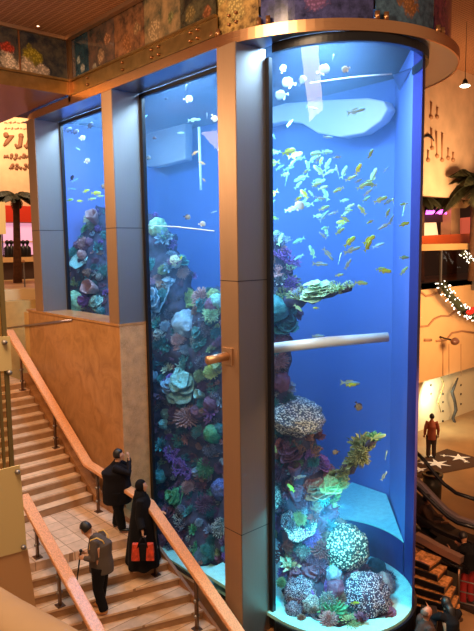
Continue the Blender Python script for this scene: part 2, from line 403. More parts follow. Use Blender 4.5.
# rear shell, blue painted
YR = 12.1
t = NT('tank_blue'); t.b.inputs['Roughness'].default_value = .6
t.b.inputs['Base Color'].default_value = (.15, .20, .58, 1); TBLUE = t.m
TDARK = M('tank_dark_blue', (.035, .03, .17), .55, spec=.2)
def wall_strip(P, z0, z1):
    n = len(P); return MB().add([(*p, z0) for p in P] + [(*p, z1) for p in P], [(i, i + 1, n + i + 1, n + i) for i in range(n - 1)], True)
part(wall_strip([(-17.2, YG + .1), (-17.2, YR), (-8.15, YR)], -1.4, 9.455), 'rear_wall', TBLUE, aq)
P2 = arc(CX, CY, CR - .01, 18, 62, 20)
part(wall_strip(P2, -.95, 9.455), 'dark_rear_strip', TDARK, aq)  # opaque dark blue, painted for the darker view refracted at the rear
part(wall_strip([P2[-1], (-8.15, YR)], -1.2, 9.455), 'rear_wall', TBLUE, aq)
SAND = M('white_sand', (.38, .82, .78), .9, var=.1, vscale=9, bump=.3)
part(MB().prism(arc(CX, CY, CR - .02, -90, 62, 40) + [(-8.15, YR), (-9.5, YR), (-9.5, CY - CR + .02)], -1.0, -.93), 'sand_bed', SAND, aq)
part(MB().box(-17.2, -8.2, YG + .03, YR - .02, -1.3, -1.22), 'sand_bed', SAND, aq)
# raised bench and sand built to stand in for the glass's internal reflection
_A = arc(CX, CY, CR - .03, 62, 150, 24)
part(MB().prism(_A + [(_A[-1][0] - .6, YR - .05), (-8.2, YR - .05)], -.99, -.23), 'reflection_bench', TDARK, aq)
part(MB().prism(_A + [(_A[-1][0] - .6, YR - .05), (-8.2, YR - .05)], -.229, -.20), 'reflection_sand', SAND, aq)
# body of water
t = NT('sea_water'); t.N.remove(t.b)
va = t.n('ShaderNodeVolumeAbsorption', Density=.13); va.inputs['Color'].default_value = (.12, .72, 1, 1)
vsn = t.n('ShaderNodeVolumeScatter', Density=.045, Anisotropy=.2); vsn.inputs['Color'].default_value = (.35, .60, 1, 1)
ad = t.n('ShaderNodeAddShader'); t.l(va.outputs[0], ad.inputs[0]); t.l(vsn.outputs[0], ad.inputs[1]); t.l(ad.outputs[0], t.out.inputs['Volume'])
WATER = t.m
part(MB().prism(arc(CX, CY, CR - .03, -90, 60, 48) + [(-8.17, YR - .02), (-17.1, YR - .02), (-17.1, YG + .06)], -1.2, 9.44), 'water', WATER, aq)

# upper storey over the aquarium: bolted channel, printed glass, ceiling over the stair well
XC = -13.3
S('floor_upper_left', MB().box(-28, XC, -8, 6.76, 9.26, 9.50), M('redbrown_soffit', (.30, .10, .05), .3, .3))
S('floor_upper_storey', MB().prism([(XC - .02, 6.95), (DX, 6.95), *arc(DX, DY, DR - .25, -85, 35, 16), (-8.1, 12.2), (-17.25, 12.2), (-17.25, 7.0), (XC - .02, 7.0)], 9.46, 9.6), M('dark_slab', (.08, .05, .04), .6))
tm = NT('ribbed_ceiling'); co = tm.coord(); br = tm.n('ShaderNodeTexBrick'); br.offset = 0
for k_, v_ in (('Scale', 1), ('Brick Width', .09), ('Row Height', .15), ('Mortar Size', .014)): br.inputs[k_].default_value = v_
br.inputs['Color1'].default_value = (.40, .15, .06, 1); br.inputs['Color2'].default_value = (.46, .18, .07, 1); br.inputs['Mortar'].default_value = (.70, .36, .17, 1)
tm.l(co, br.inputs['Vector']); tm.l(br.outputs[0], tm.b.inputs['Base Color']); tm.b.inputs['Roughness'].default_value = .6; RIBC = tm.m
S('ceiling', MB().box(XC + .05, -9.2, -3, 6.80, 10.52, 10.62), RIBC)
S('trim_ceiling', MB().box(XC + .02, -8.6, 6.72, 6.84, 10.44, 10.60).box(XC + .0, XC + .09, 2, 6.74, 10.44, 10.60), COPPER_P)
spot('ceiling_downlight', (-12.2, 5.9, 10.45), (-12.2, 5.9, 0), 60, WARM, 80)
dl = empty('ceiling_downlight', onz(38, 25, 10.52), 'tiny round downlight in the ribbed ceiling at upper left', 'ceiling light')
part(MB().tube([dl.location + Vector((0, 0, -.02)), dl.location], [.03, .03], 14), 'lens', M('lamp_lens', (1, .9, .7), .4, emit=(1, .85, .6), es=8), dl)
part(ring(arc(dl.location.x, dl.location.y, .05, 0, 345, 23), arc(dl.location.x, dl.location.y, .03, 0, 345, 23), 10.49, 10.52), 'ring', BOLT, dl)

YM = 6.88
cb = empty('channel_beam', (-10, YM, 9.24), 'bolted bronze channel carrying the printed glass above the copper band', 'beam')
part(MB().box(XC, -8.1, YM - .02, YM, 9.24, 9.60), 'web', CHANNEL, cb)
part(MB().box(XC, -8.1, YM - .08, YM - .02, 9.24, 9.28).box(XC, -8.1, YM - .08, YM - .02, 9.56, 9.60), 'flange', CHANNEL, cb)
for px in (87, 122, 151, 158, 190, 197, 229, 236):
    p = ony(px, 92 - .415 * (px - 70) - 6, YM - .04)
    for dz in (.07, -.07): part(MB().tube([(p.x, YM - .02, 9.42 + dz), (p.x, YM - .07, 9.42 + dz)], [.03, .022], 10), 'bolt', BOLT, cb)
cb2 = empty('channel_beam', (XC, 4, 9.36), 'bronze channel under the printed reef panel at the upper left corner', 'beam')
part(MB().box(XC - .0, XC + .02, -2, YM - .1, 9.26, 9.60).box(XC + .02, XC + .08, -2, YM - .1, 9.55, 9.60), 'web', CHANNEL, cb2)

def mural(name, quadpts, mat, label, thick=None):
    e = empty(name, quadpts[0], label, 'printed panel')
    return e
pA = [onx(0, 60, XC).y, YM - .08]
matL = m_blobs('reef_print_left', (.012, .018, .03), (.10, .075, .05),
    [((XC, 5.42, 10.02), .16, (.55, .06, .03)), ((XC, 5.95, 9.93), .24, (.42, .30, .03)), ((XC, 5.42, 9.75), .24, (.85, .62, .42)), ((XC, 5.80, 9.70), .24, (.80, .55, .36)), ((XC, 6.15, 9.65), .18, (.7, .5, .36))], 5, .25, .5, 22)
e = empty('printed_glass_panel', (XC, 6, 9.4), 'reef picture with yellow and red corals on the panel at upper left corner', 'printed panel')
part(MB().box(XC, XC + .02, 4.0, 5.66, 9.60, 10.46), 'pane', matL, e); part(MB().box(XC, XC + .02, 5.68, YM - .08, 9.60, 10.46), 'pane', matL, e)
part(MB().box(XC + .0, XC + .05, 5.655, 5.685, 9.60, 10.46), 'joint', BOLT, e)
post = S('trim_corner', MB().box(XC, XC + .1, YM - .1, YM, 9.1, 10.5), BOLT)
xs = [-13.2, -12.45, -11.35, -10.25, -9.1, -8.12]
cols = [
 ('dark blue reef picture with pale fish on the glass right of the corner post', [((-12.9, YM, 9.95), .10, (.5, .5, .42)), ((-12.75, YM, 9.75), .12, (.55, .5, .42)), ((-12.95, YM, 9.6), .07, (.5, .5, .4))], (.01, .025, .04), (.03, .07, .09)),
 ('dark picture with pale orange corals on the second glass pane from the corner', [((-11.9, YM, 9.8), .16, (.5, .28, .15)), ((-12.2, YM, 9.65), .10, (.5, .4, .28)), ((-11.6, YM, 10.1), .16, (.45, .2, .1))], (.02, .03, .03), (.16, .08, .05)),
 ('rusty brown reef picture on the third glass pane from the corner', [((-10.9, YM, 9.8), .22, (.42, .16, .06)), ((-10.5, YM, 10.0), .14, (.4, .22, .1))], (.05, .03, .02), (.30, .12, .05)),
 ('pale tan and green reef picture on the fourth glass pane from the corner', [((-9.9, YM, 9.8), .22, (.5, .32, .16)), ((-9.4, YM, 9.9), .12, (.22, .20, .08))], (.08, .07, .04), (.34, .20, .09)),
 ('dark green and black reef picture on the glass left of the round canopy', [((-8.8, YM, 9.8), .16, (.24, .16, .06)), ((-8.35, YM, 9.7), .13, (.3, .1, .04))], (.012, .012, .01), (.10, .08, .04))]
for i in range(5):
    lab, bl, b0, b1 = cols[i]
    e = empty('printed_glass_panel', (xs[i], YM, 9.4), lab, 'printed panel')
    part(MB().box(xs[i] + .01, xs[i + 1] - .01, YM - .02, YM, 9.60, 10.9), 'pane', m_blobs('reef_print_%s' % 'abcde'[i], b0, b1, bl, 4, .12, .6, 20), e)
# curved printed glass over the round end
segs = [(-91, -70, 'sandy yellow branching coral picture on the curved glass above the tall pillar', (.10, .055, .02), (.55, .32, .10), (.62, .42, .14)),
        (-69, -28, 'deep blue and purple reef picture on the curved glass above the round tank', (.01, .012, .05), (.07, .07, .22), (.30, .14, .34)),
        (-27, 2, 'teal reef picture with an orange sea fan on the curved glass at upper right', (.02, .05, .10), (.10, .20, .30), (.55, .20, .05)),
        (3, 40, 'red and violet soft coral picture on the curved glass at the far right', (.06, .02, .06), (.30, .06, .10), (.5, .12, .12))]
for i, (a0, a1, lab, b0, b1, bc) in enumerate(segs):
    e = empty('printed_glass_panel', (CX + .2, 8.75, 9.1), lab, 'printed panel')
    R_ = DR - .16; am = math.radians((a0 + a1) / 2); cxm, cym = DX + R_ * math.cos(am), DY + R_ * math.sin(am)
    mt = m_blobs('reef_print_curved_%s' % 'abcd'[i], b0, b1, [((cxm, cym, 9.6), .22, bc), ((cxm - .3, cym - .1, 9.9), .2, bc)], 7, .15, .6, 24)
    part(open_ring(arc(DX, DY, R_, a0, a1, 16), arc(DX, DY, R_ - .02, a0, a1, 16), 9.24, 10.8), 'pane', mt, e)
    for aa in (a0 + 1.3, a0 - 2.2):
        a = math.radians(aa + 2); ux, uy = math.cos(a), math.sin(a)
        cxp, cyp = DX + ux * (DR - .10), DY + uy * (DR - .10)
        part(MB().tube([(cxp, cyp, 9.23), (cxp, cyp, 9.37)], [.05, .05], 4), 'clamp', BOLT, e)
        part(MB().tube([(cxp, cyp, 9.30), (cxp + ux * .05, cyp + uy * .05, 9.30)], [.022, .018], 8), 'clamp_bolt', COPPER, e)

# ------------------------------------------------------------------ reef
random.seed(11)
def nz(v, s=1.0): return noise.noise(Vector(v) * s)
ROCK = M('reef_rock', (.045, .040, .075), .9, var=.5, vscale=6, bump=.8, bscale=14)
rocks = []
def rock_column(name, prof, label, sq=1.0, n=40):
    """prof: list of (centre, radius) from bottom to top"""
    mb = MB(); vs = []; rows = []
    P = []
    for i in range(len(prof) - 1):
        (c0, r0), (c1, r1) = prof[i], prof[i + 1]
        m = max(3, int((Vector(c1) - Vector(c0)).length / .09))
        for j in range(m): f = j / m; P.append((Vector(c0).lerp(Vector(c1), f), r0 + (r1 - r0) * f))
    P.append((Vector(prof[-1][0]), prof[-1][1]))
    for c, r in P:
        for k in range(n):
            a = 2 * PI * k / n; d = Vector((math.cos(a), math.sin(a) * sq, 0))
            q = c + d * r; k_ = 1 + .34 * nz(q, 1.6) + .20 * nz(q, 4.2) + .08 * nz(q, 9)
            vs.append(c + d * r * k_ + Vector((0, 0, .12 * nz(q, 3))))
    m = len(P); fs = [(i * n + k, i * n + (k + 1) % n, (i + 1) * n + (k + 1) % n, (i + 1) * n + k) for i in range(m - 1) for k in range(n)]
    fs += [tuple(range(n - 1, -1, -1)), tuple((m - 1) * n + k for k in range(n))]
    mb.add(vs, fs, True); o = mb.build(name, ROCK); tag(o, label, 'rock'); rocks.append(o); return o
def on_y(px, py, y): v = ony(px, py, y); return (v.x, v.y, v.z)
def colprof(pts, y): return [(on_y(px, py, y), r) for px, py, r in pts]
rp = colprof([(338, 606, 1.12), (330, 585, .95), (318, 560, .80), (306, 520, .62), (300, 480, .50), (294, 440, .42), (280, 410, .36), (272, 375, .33), (276, 330, .26), (280, 300, .36), (278, 270, .30), (276, 240, .12)], 8.95)
b0 = rp[0][0]; rp = [((b0[0], b0[1], -.93), 1.12)] + rp[1:]
rock_column('reef_rock', rp, 'tall craggy reef pinnacle inside the round end of the aquarium')
rock_column('reef_rock', [((-13.1, 9.3, -1.22), 1.9), ((-13.0, 9.4, 1.0), 1.75), ((-13.3, 9.5, 3.0), 1.5), ((-13.9, 9.5, 4.8), 1.2), ((-14.3, 9.5, 6.0), 1.0), ((-14.6, 9.5, 6.7), .35)], 'broad reef wall filling the left part of the middle window', .55)
rock_column('reef_rock', [((-10.9, 9.4, -1.22), 1.35), ((-11.0, 9.5, 1.0), 1.15), ((-11.3, 9.5, 3.0), .95), ((-11.5, 9.6, 4.3), .75), ((-11.6, 9.6, 4.75), .3)], 'lower reef mound at the right of the middle window beside the tall pillar', .6)
rock_column('reef_rock', [((-16.4, 9.0, -1.22), 1.2), ((-16.5, 9.0, 3.6), 1.3), ((-16.7, 9.1, 5.4), 1.05), ((-16.6, 9.5, 6.6), .65), ((-16.7, 9.5, 7.0), .25)], 'reef wall behind the narrow far window', .6)
rock_column('reef_rock', [((-9.7, 8.5, -1.22), .75), ((-9.9, 8.6, -.6), .6), ((-10.0, 8.7, .1), .2)], 'small low rock at the foot of the middle window beside the tall pillar', .7)
rock_column('reef_rock', [((-11.3, 8.45, -1.22), .95), ((-11.4, 8.6, -.5), .8), ((-11.5, 8.8, .4), .3)], 'low rock at the foot of the middle window behind the handrail', .7)
def rock_arm(pts, y, r, label):
    P = [ony(a, b, y) for a, b in pts]; Q = []; n = 14
    for i in range(len(P) - 1):
        for j in range(4): Q.append(P[i].lerp(P[i + 1], j / 4) + Vector((0, 0, .05 * nz((i * 4 + j, y, 0), .9))))
    Q.append(P[-1]); m = len(Q)
    o = MB().tube(Q, [r * (1.2 - .8 * k / (m - 1)) * (1 + .25 * math.sin(k * 2.3)) for k in range(m)], n).build('reef_rock', ROCK); tag(o, label, 'rock'); rocks.append(o)
rock_arm([(272, 304), (300, 300), (325, 294), (350, 288)], 8.75, .13, 'rocky ledge reaching out from the reef pinnacle above the thick white bar')
rock_arm([(322, 500), (340, 478), (358, 456), (374, 440)], 8.9, .14, 'rocky arm rising to the right from the lower reef pinnacle')
rock_column('reef_rock', [((-12.0, 8.1, -1.22), .5), ((-12.0, 8.2, -.8), .42), ((-12.1, 8.3, -.5), .15)], 'low dark rock at the left foot of the middle window', .6)
rock_column('reef_rock', [((-10.5, 8.15, -1.22), .6), ((-10.5, 8.2, -.85), .5), ((-10.6, 8.3, -.45), .15)], 'low dark rock at the centre foot of the middle window', .6)
rock_column('reef_rock', [((-9.1, 8.15, -1.22), .6), ((-9.1, 8.2, -.85), .5), ((-9.2, 8.3, -.4), .15)], 'low dark rock by the tall pillar foot, nearest the glass', .6)
_v = []; _f = []
for r_ in rocks:
    b = len(_v); _v += [v.co.copy() for v in r_.data.vertices]; _f += [tuple(i + b for i in p.vertices) for p in r_.data.polygons]
RB = BVHTree.FromPolygons(_v, _f)

# coral shapes, each about 1 m across, base at the origin, growing along +z
def k_dome(seed, flat=.62, lump=.10):
    mb = MB(); off = Vector((seed * 3.1, 0, 0))
    mb.ball((0, 0, .05), (.5, .5, flat), 52, 34, lambda d: 1 + lump * 1.6 * nz(d * 2.5 + off) + .11 * abs(nz(d * 9 + off)) + .05 * nz(d * 17 + off)); return mb
def k_table(seed):
    mb = MB(); rnd = random.Random(seed)
    mb.tube([(0, 0, -.25), (0, 0, -.1), (0, 0, .0)], [.16, .12, .2], 10)
    n, m = 36, 7; vs = []
    for side in (0, 1):
        for j in range(m + 1):
            for i in range(n):
                a = 2 * PI * i / n; R = .52 * (1 + .22 * nz((math.cos(a) * 1.3, math.sin(a) * 1.3, seed)))
                r = R * j / m; z = .05 + .16 * (j / m) ** 2 + .05 * nz((math.cos(a) * r * 6, math.sin(a) * r * 6, seed * 2.)) - (.05 if side else 0) * (1 - .6 * j / m)
                vs.append((r * math.cos(a), r * math.sin(a), z))
    o = (m + 1) * n; fs = []
    for j in range(m):
        for i in range(n):
            i2 = (i + 1) % n; fs.append((j * n + i, (j + 1) * n + i, (j + 1) * n + i2, j * n + i2)); fs.append((o + j * n + i, o + j * n + i2, o + (j + 1) * n + i2, o + (j + 1) * n + i))
    for i in range(n): i2 = (i + 1) % n; fs.append((m * n + i, o + m * n + i, o + m * n + i2, m * n + i2))
    mb.add(vs, fs, True); return mb
def k_plates(seed):
    mb = MB(); rnd = random.Random(seed)
    for q in range(5):
        R = .48 - .06 * q; z0 = .02 + .11 * q; ox, oy = rnd.uniform(-.1, .1), rnd.uniform(-.1, .1); n = 26; vs = []; a0 = rnd.uniform(0, 6)
        for s_ in (0, .028):
            for j in range(5):
                for i in range(n):
                    a = 2 * PI * i / n; r = R * j / 4 * (1 + .16 * math.sin(3 * a + a0) + .06 * math.sin(8 * a + a0))
                    vs.append((ox + r * math.cos(a), oy + r * math.sin(a), z0 - s_ + .10 * (j / 4) ** 2 + .02 * math.sin(9 * a) * j / 4))
        o = 5 * n; fs = []
        for j in range(4):
            for i in range(n): i2 = (i + 1) % n; fs += [(j * n + i, (j + 1) * n + i, (j + 1) * n + i2, j * n + i2), (o + j * n + i, o + j * n + i2, o + (j + 1) * n + i2, o + (j + 1) * n + i)]
        for i in range(n): i2 = (i + 1) % n; fs.append((4 * n + i, o + 4 * n + i, o + 4 * n + i2, 4 * n + i2))
        mb.add(vs, fs, True)
    mb.tube([(0, 0, -.2), (0, 0, .5)], [.16, .05], 8); return mb
def k_branch(seed, dens=9, flat=1.0, thick=.05):
    mb = MB(); rnd = random.Random(seed)
    def grow(p, d, L, r, lev):
        q = p + d * L; mid = p + d * L * .5 + Vector((rnd.uniform(-1, 1), rnd.uniform(-1, 1), rnd.uniform(-1, 1))) * L * .09
        mb.tube([p, mid, q], [r, r * .85, r * (.55 if lev else .3)], 6)
        if lev:
            for _ in range(rnd.choice((2, 3, 3))):
                e = (d + Vector((rnd.uniform(-1, 1), rnd.uniform(-1, 1) * flat, rnd.uniform(-.35, .8))) * .95).normalized(); grow(q - d * L * .05, e, L * rnd.uniform(.6, .85), r * .62, lev - 1)
    for i in range(dens):
        a = 2 * PI * i / dens; d = Vector((math.cos(a) * rnd.uniform(.4, 1), math.sin(a) * rnd.uniform(.4, 1) * flat, rnd.uniform(.4, 1))).normalized(); grow(Vector((0, 0, 0)), d, .22, thick, 2)
    return mb
def k_finger(seed):
    mb = MB(); rnd = random.Random(seed); N_ = 120
    mb.ball((0, 0, .0), (.32, .32, .25), 12, 8)
    for i in range(N_):
        z = 1 - (i + .5) / N_ * 1.05; a = i * 2.4; r = math.sqrt(max(0, 1 - z * z)); d = Vector((r * math.cos(a), r * math.sin(a), z)); L = .42 + rnd.uniform(-.08, .09)
        mb.tube([d * .2, d * L * .8, d * (L + .04), d * (L + .07)], [.024, .030, .025, .008], 5)
    return mb
def k_leafy(seed):
    mb = MB(); rnd = random.Random(seed)
    for q in range(11):
        a = q * 2.4; tilt = .25 + .9 * q / 11; R = .2 + .26 * q / 11; n, m = 9, 6; vs = []
        for j in range(m + 1):
            for i in range(n + 1):
                u = (i / n - .5) * 1.7; v = j / m; rr = R * v * (1 + .12 * math.sin(u * 9 + q))
                x, z = math.cos(tilt) * 0 + rr * math.sin(tilt), rr * math.cos(tilt); y = u * rr * .75
                x += .06 * math.sin(u * 7 + q) * v; ca, sa = math.cos(a), math.sin(a)
                vs.append((x * ca - y * sa, x * sa + y * ca, z + .05 * v))
        fs = [(j * (n + 1) + i, j * (n + 1) + i + 1, (j + 1) * (n + 1) + i + 1, (j + 1) * (n + 1) + i) for j in range(m) for i in range(n)]
        k = len(vs); vs += [(x * .93, y * .93, z - .02) for x, y, z in vs]; fs += [tuple(i + k for i in f[::-1]) for f in fs]
        mb.add(vs, fs, True)
    mb.tube([(0, 0, -.15), (0, 0, .1)], [.12, .06], 8); return mb
def k_fan(seed): return k_branch(seed, 7, .12, .035)
def k_cup(seed):
    mb = MB(); n = 24; prof = [(0.05, 0), (.16, .05), (.22, .3), (.30, .6), (.36, .95), (.33, .96), (.26, .6), (.18, .3), (.02, .2)]; vs = []
    for r, z in prof:
        for i in range(n): a = 2 * PI * i / n; k = 1 + .09 * math.sin(5 * a + seed); vs.append((r * k * math.cos(a), r * k * math.sin(a), z - .1 + .04 * math.sin(3 * a) * z))
    fs = [(j * n + i, j * n + (i + 1) % n, (j + 1) * n + (i + 1) % n, (j + 1) * n + i) for j in range(len(prof) - 1) for i in range(n)]
    return mb.add(vs, fs, True)
KINDS = dict(dome=(k_dome, 'dome coral'), table=(k_table, 'table coral'), plates=(k_plates, 'stacked plate coral'), branch=(k_branch, 'branching coral'),
             finger=(k_finger, 'knobbly finger coral'), leafy=(k_leafy, 'leafy coral'), fan=(k_fan, 'fan coral'), cup=(k_cup, 'barrel sponge'))
NAMES = dict(dome='dome_coral', table='table_coral', plates='plate_coral', branch='branching_coral', finger='finger_coral', leafy='leafy_coral', fan='fan_coral', cup='barrel_sponge')
PROTO = {}
for kn, (fn, _) in KINDS.items():
    for s_ in range(3 if kn in ('branch', 'finger', 'dome', 'leafy', 'plates') else 2): PROTO.setdefault(kn, []).append(fn(s_ + 1).mesh(NAMES[kn]))
CM = dict(
 white_speckled=m_speck('coral_white_speckled', (.10, .12, .14), (.92, .98, .90), 26, .40, bump=1), green_speckled=m_speck('coral_green_speckled', (.02, .06, .05), (.80, .95, .72), 20, .36, bump=1),
 lilac_speckled=m_speck('coral_lilac_speckled', (.04, .03, .07), (.85, .85, .98), 28, .33, bump=1), blue_speckled=m_speck('coral_blue_speckled', (.06, .10, .35), (.35, .45, .9), 24, .3),
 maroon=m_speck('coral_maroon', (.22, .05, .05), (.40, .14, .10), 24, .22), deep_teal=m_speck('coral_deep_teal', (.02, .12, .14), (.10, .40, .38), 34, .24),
 teal=m_speck('coral_teal', (.05, .26, .26), (.20, .58, .52), 30, .25), pale_teal=m_speck('coral_pale_teal', (.22, .48, .46), (.55, .80, .70), 40, .3),
 green=m_speck('coral_green', (.05, .28, .12), (.25, .66, .34), 28, .25), pale_green=m_speck('coral_pale_green', (.34, .58, .32), (.70, .85, .55), 34, .3),
 cream=m_speck('coral_cream', (.62, .60, .40), (.9, .88, .62), 30, .3), purple=m_speck('coral_purple', (.22, .09, .38), (.45, .28, .62), 30, .2),
 plum=m_speck('coral_plum', (.16, .06, .12), (.30, .14, .22), 24, .25), pink_brown=m_speck('coral_pink_brown', (.42, .20, .20), (.75, .50, .46), 40, .3),
 brown=m_speck('coral_brown', (.24, .12, .08), (.42, .26, .18), 24, .25), grey_blue=m_speck('coral_grey_blue', (.24, .34, .46), (.45, .58, .68), 30, .2),
 yellow_green=m_speck('coral_yellow_green', (.42, .50, .12), (.70, .78, .30), 30, .3), olive=m_speck('coral_olive', (.20, .26, .10), (.50, .62, .30), 34, .3))
PLACED = []
SECT = dict(A='behind the narrow far window', B='behind the middle window', C='in the round glass end')
def sect(px): return 'A' if px < 110 else 'B' if px < 232 else 'C'
def coral(px, py, size, kind, colr, up=.45, squash=1.0, out=0.0):
    """size in photograph pixels across; sits where the sight line meets the reef"""
    d = Vector(_ray(px, py)); hit, nrm, _, dist = RB.ray_cast(Vector(CAM), d)
    if hit is None:
        hit, nrm, _, _ = RB.find_nearest(ony(px, py, 9.0)); dist = (hit - Vector(CAM)).length
    s_ = size * .80 * dist / FPX
    if nrm.dot(d) > 0: nrm = -nrm
    ax = (nrm * (1 - up) + Vector((0, -.15, up))).normalized()
    me = PROTO[kind][len(PLACED) % len(PROTO[kind])]
    o = bpy.data.objects.new(NAMES[kind], me); COL.objects.link(o)
    if not me.materials: me.materials.append(CM[colr])
    o.material_slots[0].link = 'OBJECT'; o.material_slots[0].material = CM[colr]
    q = ax.to_track_quat('Z', 'Y').to_matrix() @ Matrix.Rotation(random.uniform(0, 6.28), 3, 'Z')
    o.matrix_world = Matrix.Translation(hit - ax * s_ * (.05 - out)) @ q.to_4x4() @ Matrix.Diagonal((s_, s_, s_ * squash, 1))
    PLACED.append((o, px, py, size, kind, colr)); return o
C_ = coral
# round end
C_(294, 414, 74, 'dome', 'white_speckled', .25, .4); C_(345, 548, 52, 'dome', 'green_speckled', .5, .8); C_(366, 598, 52, 'dome', 'lilac_speckled', .7, .8); C_(302, 528, 38, 'table', 'white_speckled', .6)
C_(300, 592, 34, 'dome', 'lilac_speckled', .5, .7); C_(292, 568, 34, 'leafy', 'cream', .6); C_(330, 612, 40, 'finger', 'green', .6, .6); C_(276, 498, 32, 'dome', 'white_speckled', .3)
C_(345, 474, 30, 'branch', 'olive', .5, 1.2); C_(354, 462, 30, 'leafy', 'olive', .6); C_(366, 450, 30, 'branch', 'olive', .7); C_(374, 440, 26, 'leafy', 'green', .7); C_(334, 487, 28, 'plates', 'olive', .7); C_(312, 297, 32, 'plates', 'pale_green', .8, .7); C_(326, 293, 32, 'branch', 'pale_green', .6, .7); C_(340, 290, 28, 'leafy', 'pale_green', .8, .7); C_(300, 296, 28, 'branch', 'grey_blue', .8); C_(349, 287, 20, 'branch', 'pale_green', .5); C_(290, 262, 40, 'branch', 'purple', .5); C_(276, 275, 34, 'branch', 'pink_brown', .5); C_(362, 446, 40, 'leafy', 'olive', .8, 1.2); C_(326, 424, 30, 'branch', 'green', .5); C_(340, 434, 20, 'leafy', 'teal', .5)
C_(320, 494, 32, 'plates', 'brown', .8); C_(345, 508, 30, 'leafy', 'olive', .7); C_(330, 515, 24, 'plates', 'plum', .8); C_(312, 475, 32, 'fan', 'plum'); C_(322, 455, 30, 'branch', 'brown', .7); C_(300, 455, 34, 'fan', 'brown', .8, 1.4)
C_(310, 495, 30, 'finger', 'plum'); C_(290, 455, 28, 'plates', 'plum', .8); C_(296, 478, 22, 'cup', 'plum', .9); C_(334, 575, 20, 'dome', 'grey_blue'); C_(318, 566, 26, 'finger', 'plum'); C_(312, 550, 20, 'leafy', 'teal'); C_(326, 590, 28, 'fan', 'purple')
C_(282, 258, 34, 'branch', 'purple', .7); C_(276, 240, 30, 'branch', 'grey_blue', .9); C_(300, 262, 26, 'branch', 'pale_green', .8); C_(318, 292, 44, 'plates', 'pale_green', .7, .6, .0); C_(300, 298, 40, 'branch', 'olive', .6); C_(290, 285, 26, 'finger', 'purple'); C_(336, 290, 30, 'branch', 'pale_green', .5)
C_(274, 308, 34, 'dome', 'teal', .3); C_(288, 244, 34, 'branch', 'grey_blue', .8); C_(296, 282, 30, 'leafy', 'olive', .5); C_(284, 296, 34, 'branch', 'olive', .4); C_(280, 320, 30, 'leafy', 'teal', .4); C_(284, 345, 26, 'plates', 'plum', .6); C_(278, 360, 26, 'finger', 'pink_brown', .4); C_(286, 328, 32, 'plates', 'teal', .7); C_(272, 372, 26, 'finger', 'brown'); C_(280, 382, 24, 'dome', 'plum'); C_(282, 500, 20, 'finger', 'lilac_speckled'); C_(288, 615, 26, 'finger', 'olive', .6, .6); C_(350, 622, 30, 'finger', 'olive', .8, .4); C_(385, 612, 24, 'plates', 'plum', .8, .4)
# middle window
for a in [(152, 204, 22, 'dome', 'pale_green'), (166, 206, 22, 'leafy', 'pale_green'), (176, 216, 22, 'leafy', 'grey_blue'), (160, 222, 28, 'leafy', 'grey_blue'), (184, 252, 28, 'branch', 'plum'), (172, 245, 22, 'branch', 'purple'), (190, 246, 14, 'dome', 'cream'),
          (150, 266, 22, 'finger', 'teal'), (170, 268, 24, 'leafy', 'grey_blue'), (182, 272, 20, 'finger', 'pink_brown'), (158, 300, 40, 'plates', 'grey_blue'), (152, 316, 30, 'plates', 'grey_blue'), (187, 297, 24, 'finger', 'yellow_green'), (202, 298, 28, 'finger', 'pink_brown'), (220, 286, 20, 'dome', 'pale_teal'),
          (212, 314, 24, 'finger', 'pale_green'), (190, 308, 18, 'leafy', 'yellow_green'), (186, 324, 34, 'dome', 'grey_blue'), (206, 330, 20, 'finger', 'lilac_speckled'), (190, 333, 16, 'leafy', 'cream'), (158, 325, 22, 'leafy', 'teal'), (166, 344, 30, 'leafy', 'teal'), (150, 350, 28, 'branch', 'plum'), (204, 344, 22, 'branch', 'teal'),
          (184, 350, 18, 'finger', 'grey_blue'), (184, 388, 46, 'plates', 'pale_teal'), (184, 368, 28, 'leafy', 'pale_teal'), (168, 370, 20, 'leafy', 'cream'), (203, 362, 20, 'finger', 'lilac_speckled'), (212, 372, 22, 'finger', 'yellow_green'), (200, 376, 18, 'finger', 'olive'), (214, 390, 24, 'branch', 'teal'), (204, 396, 16, 'cup', 'pale_teal'),
          (188, 418, 34, 'finger', 'pink_brown'), (176, 412, 22, 'finger', 'plum'), (213, 434, 22, 'dome', 'green'), (166, 414, 12, 'dome', 'pale_teal'), (164, 424, 12, 'dome', 'pale_teal'), (212, 412, 24, 'leafy', 'purple'), (198, 432, 18, 'finger', 'teal'), (180, 440, 22, 'leafy', 'teal'), (210, 450, 18, 'finger', 'lilac_speckled'),
          (172, 458, 34, 'branch', 'purple'), (184, 468, 34, 'branch', 'purple'), (206, 468, 26, 'finger', 'green'), (162, 446, 24, 'leafy', 'teal'), (160, 476, 16, 'dome', 'teal'), (177, 497, 26, 'plates', 'green'), (222, 490, 24, 'dome', 'blue_speckled'), (180, 520, 22, 'branch', 'white_speckled'), (221, 528, 24, 'finger', 'white_speckled'),
          (190, 512, 20, 'leafy', 'teal'), (205, 505, 26, 'finger', 'plum'), (197, 548, 26, 'fan', 'green'), (212, 552, 18, 'finger', 'teal'), (222, 578, 40, 'dome', 'green'), (194, 530, 16, 'leafy', 'green'), (212, 478, 16, 'leafy', 'grey_blue'), (160, 395, 26, 'fan', 'plum'), (155, 430, 26, 'branch', 'plum')]: C_(*a, .35)
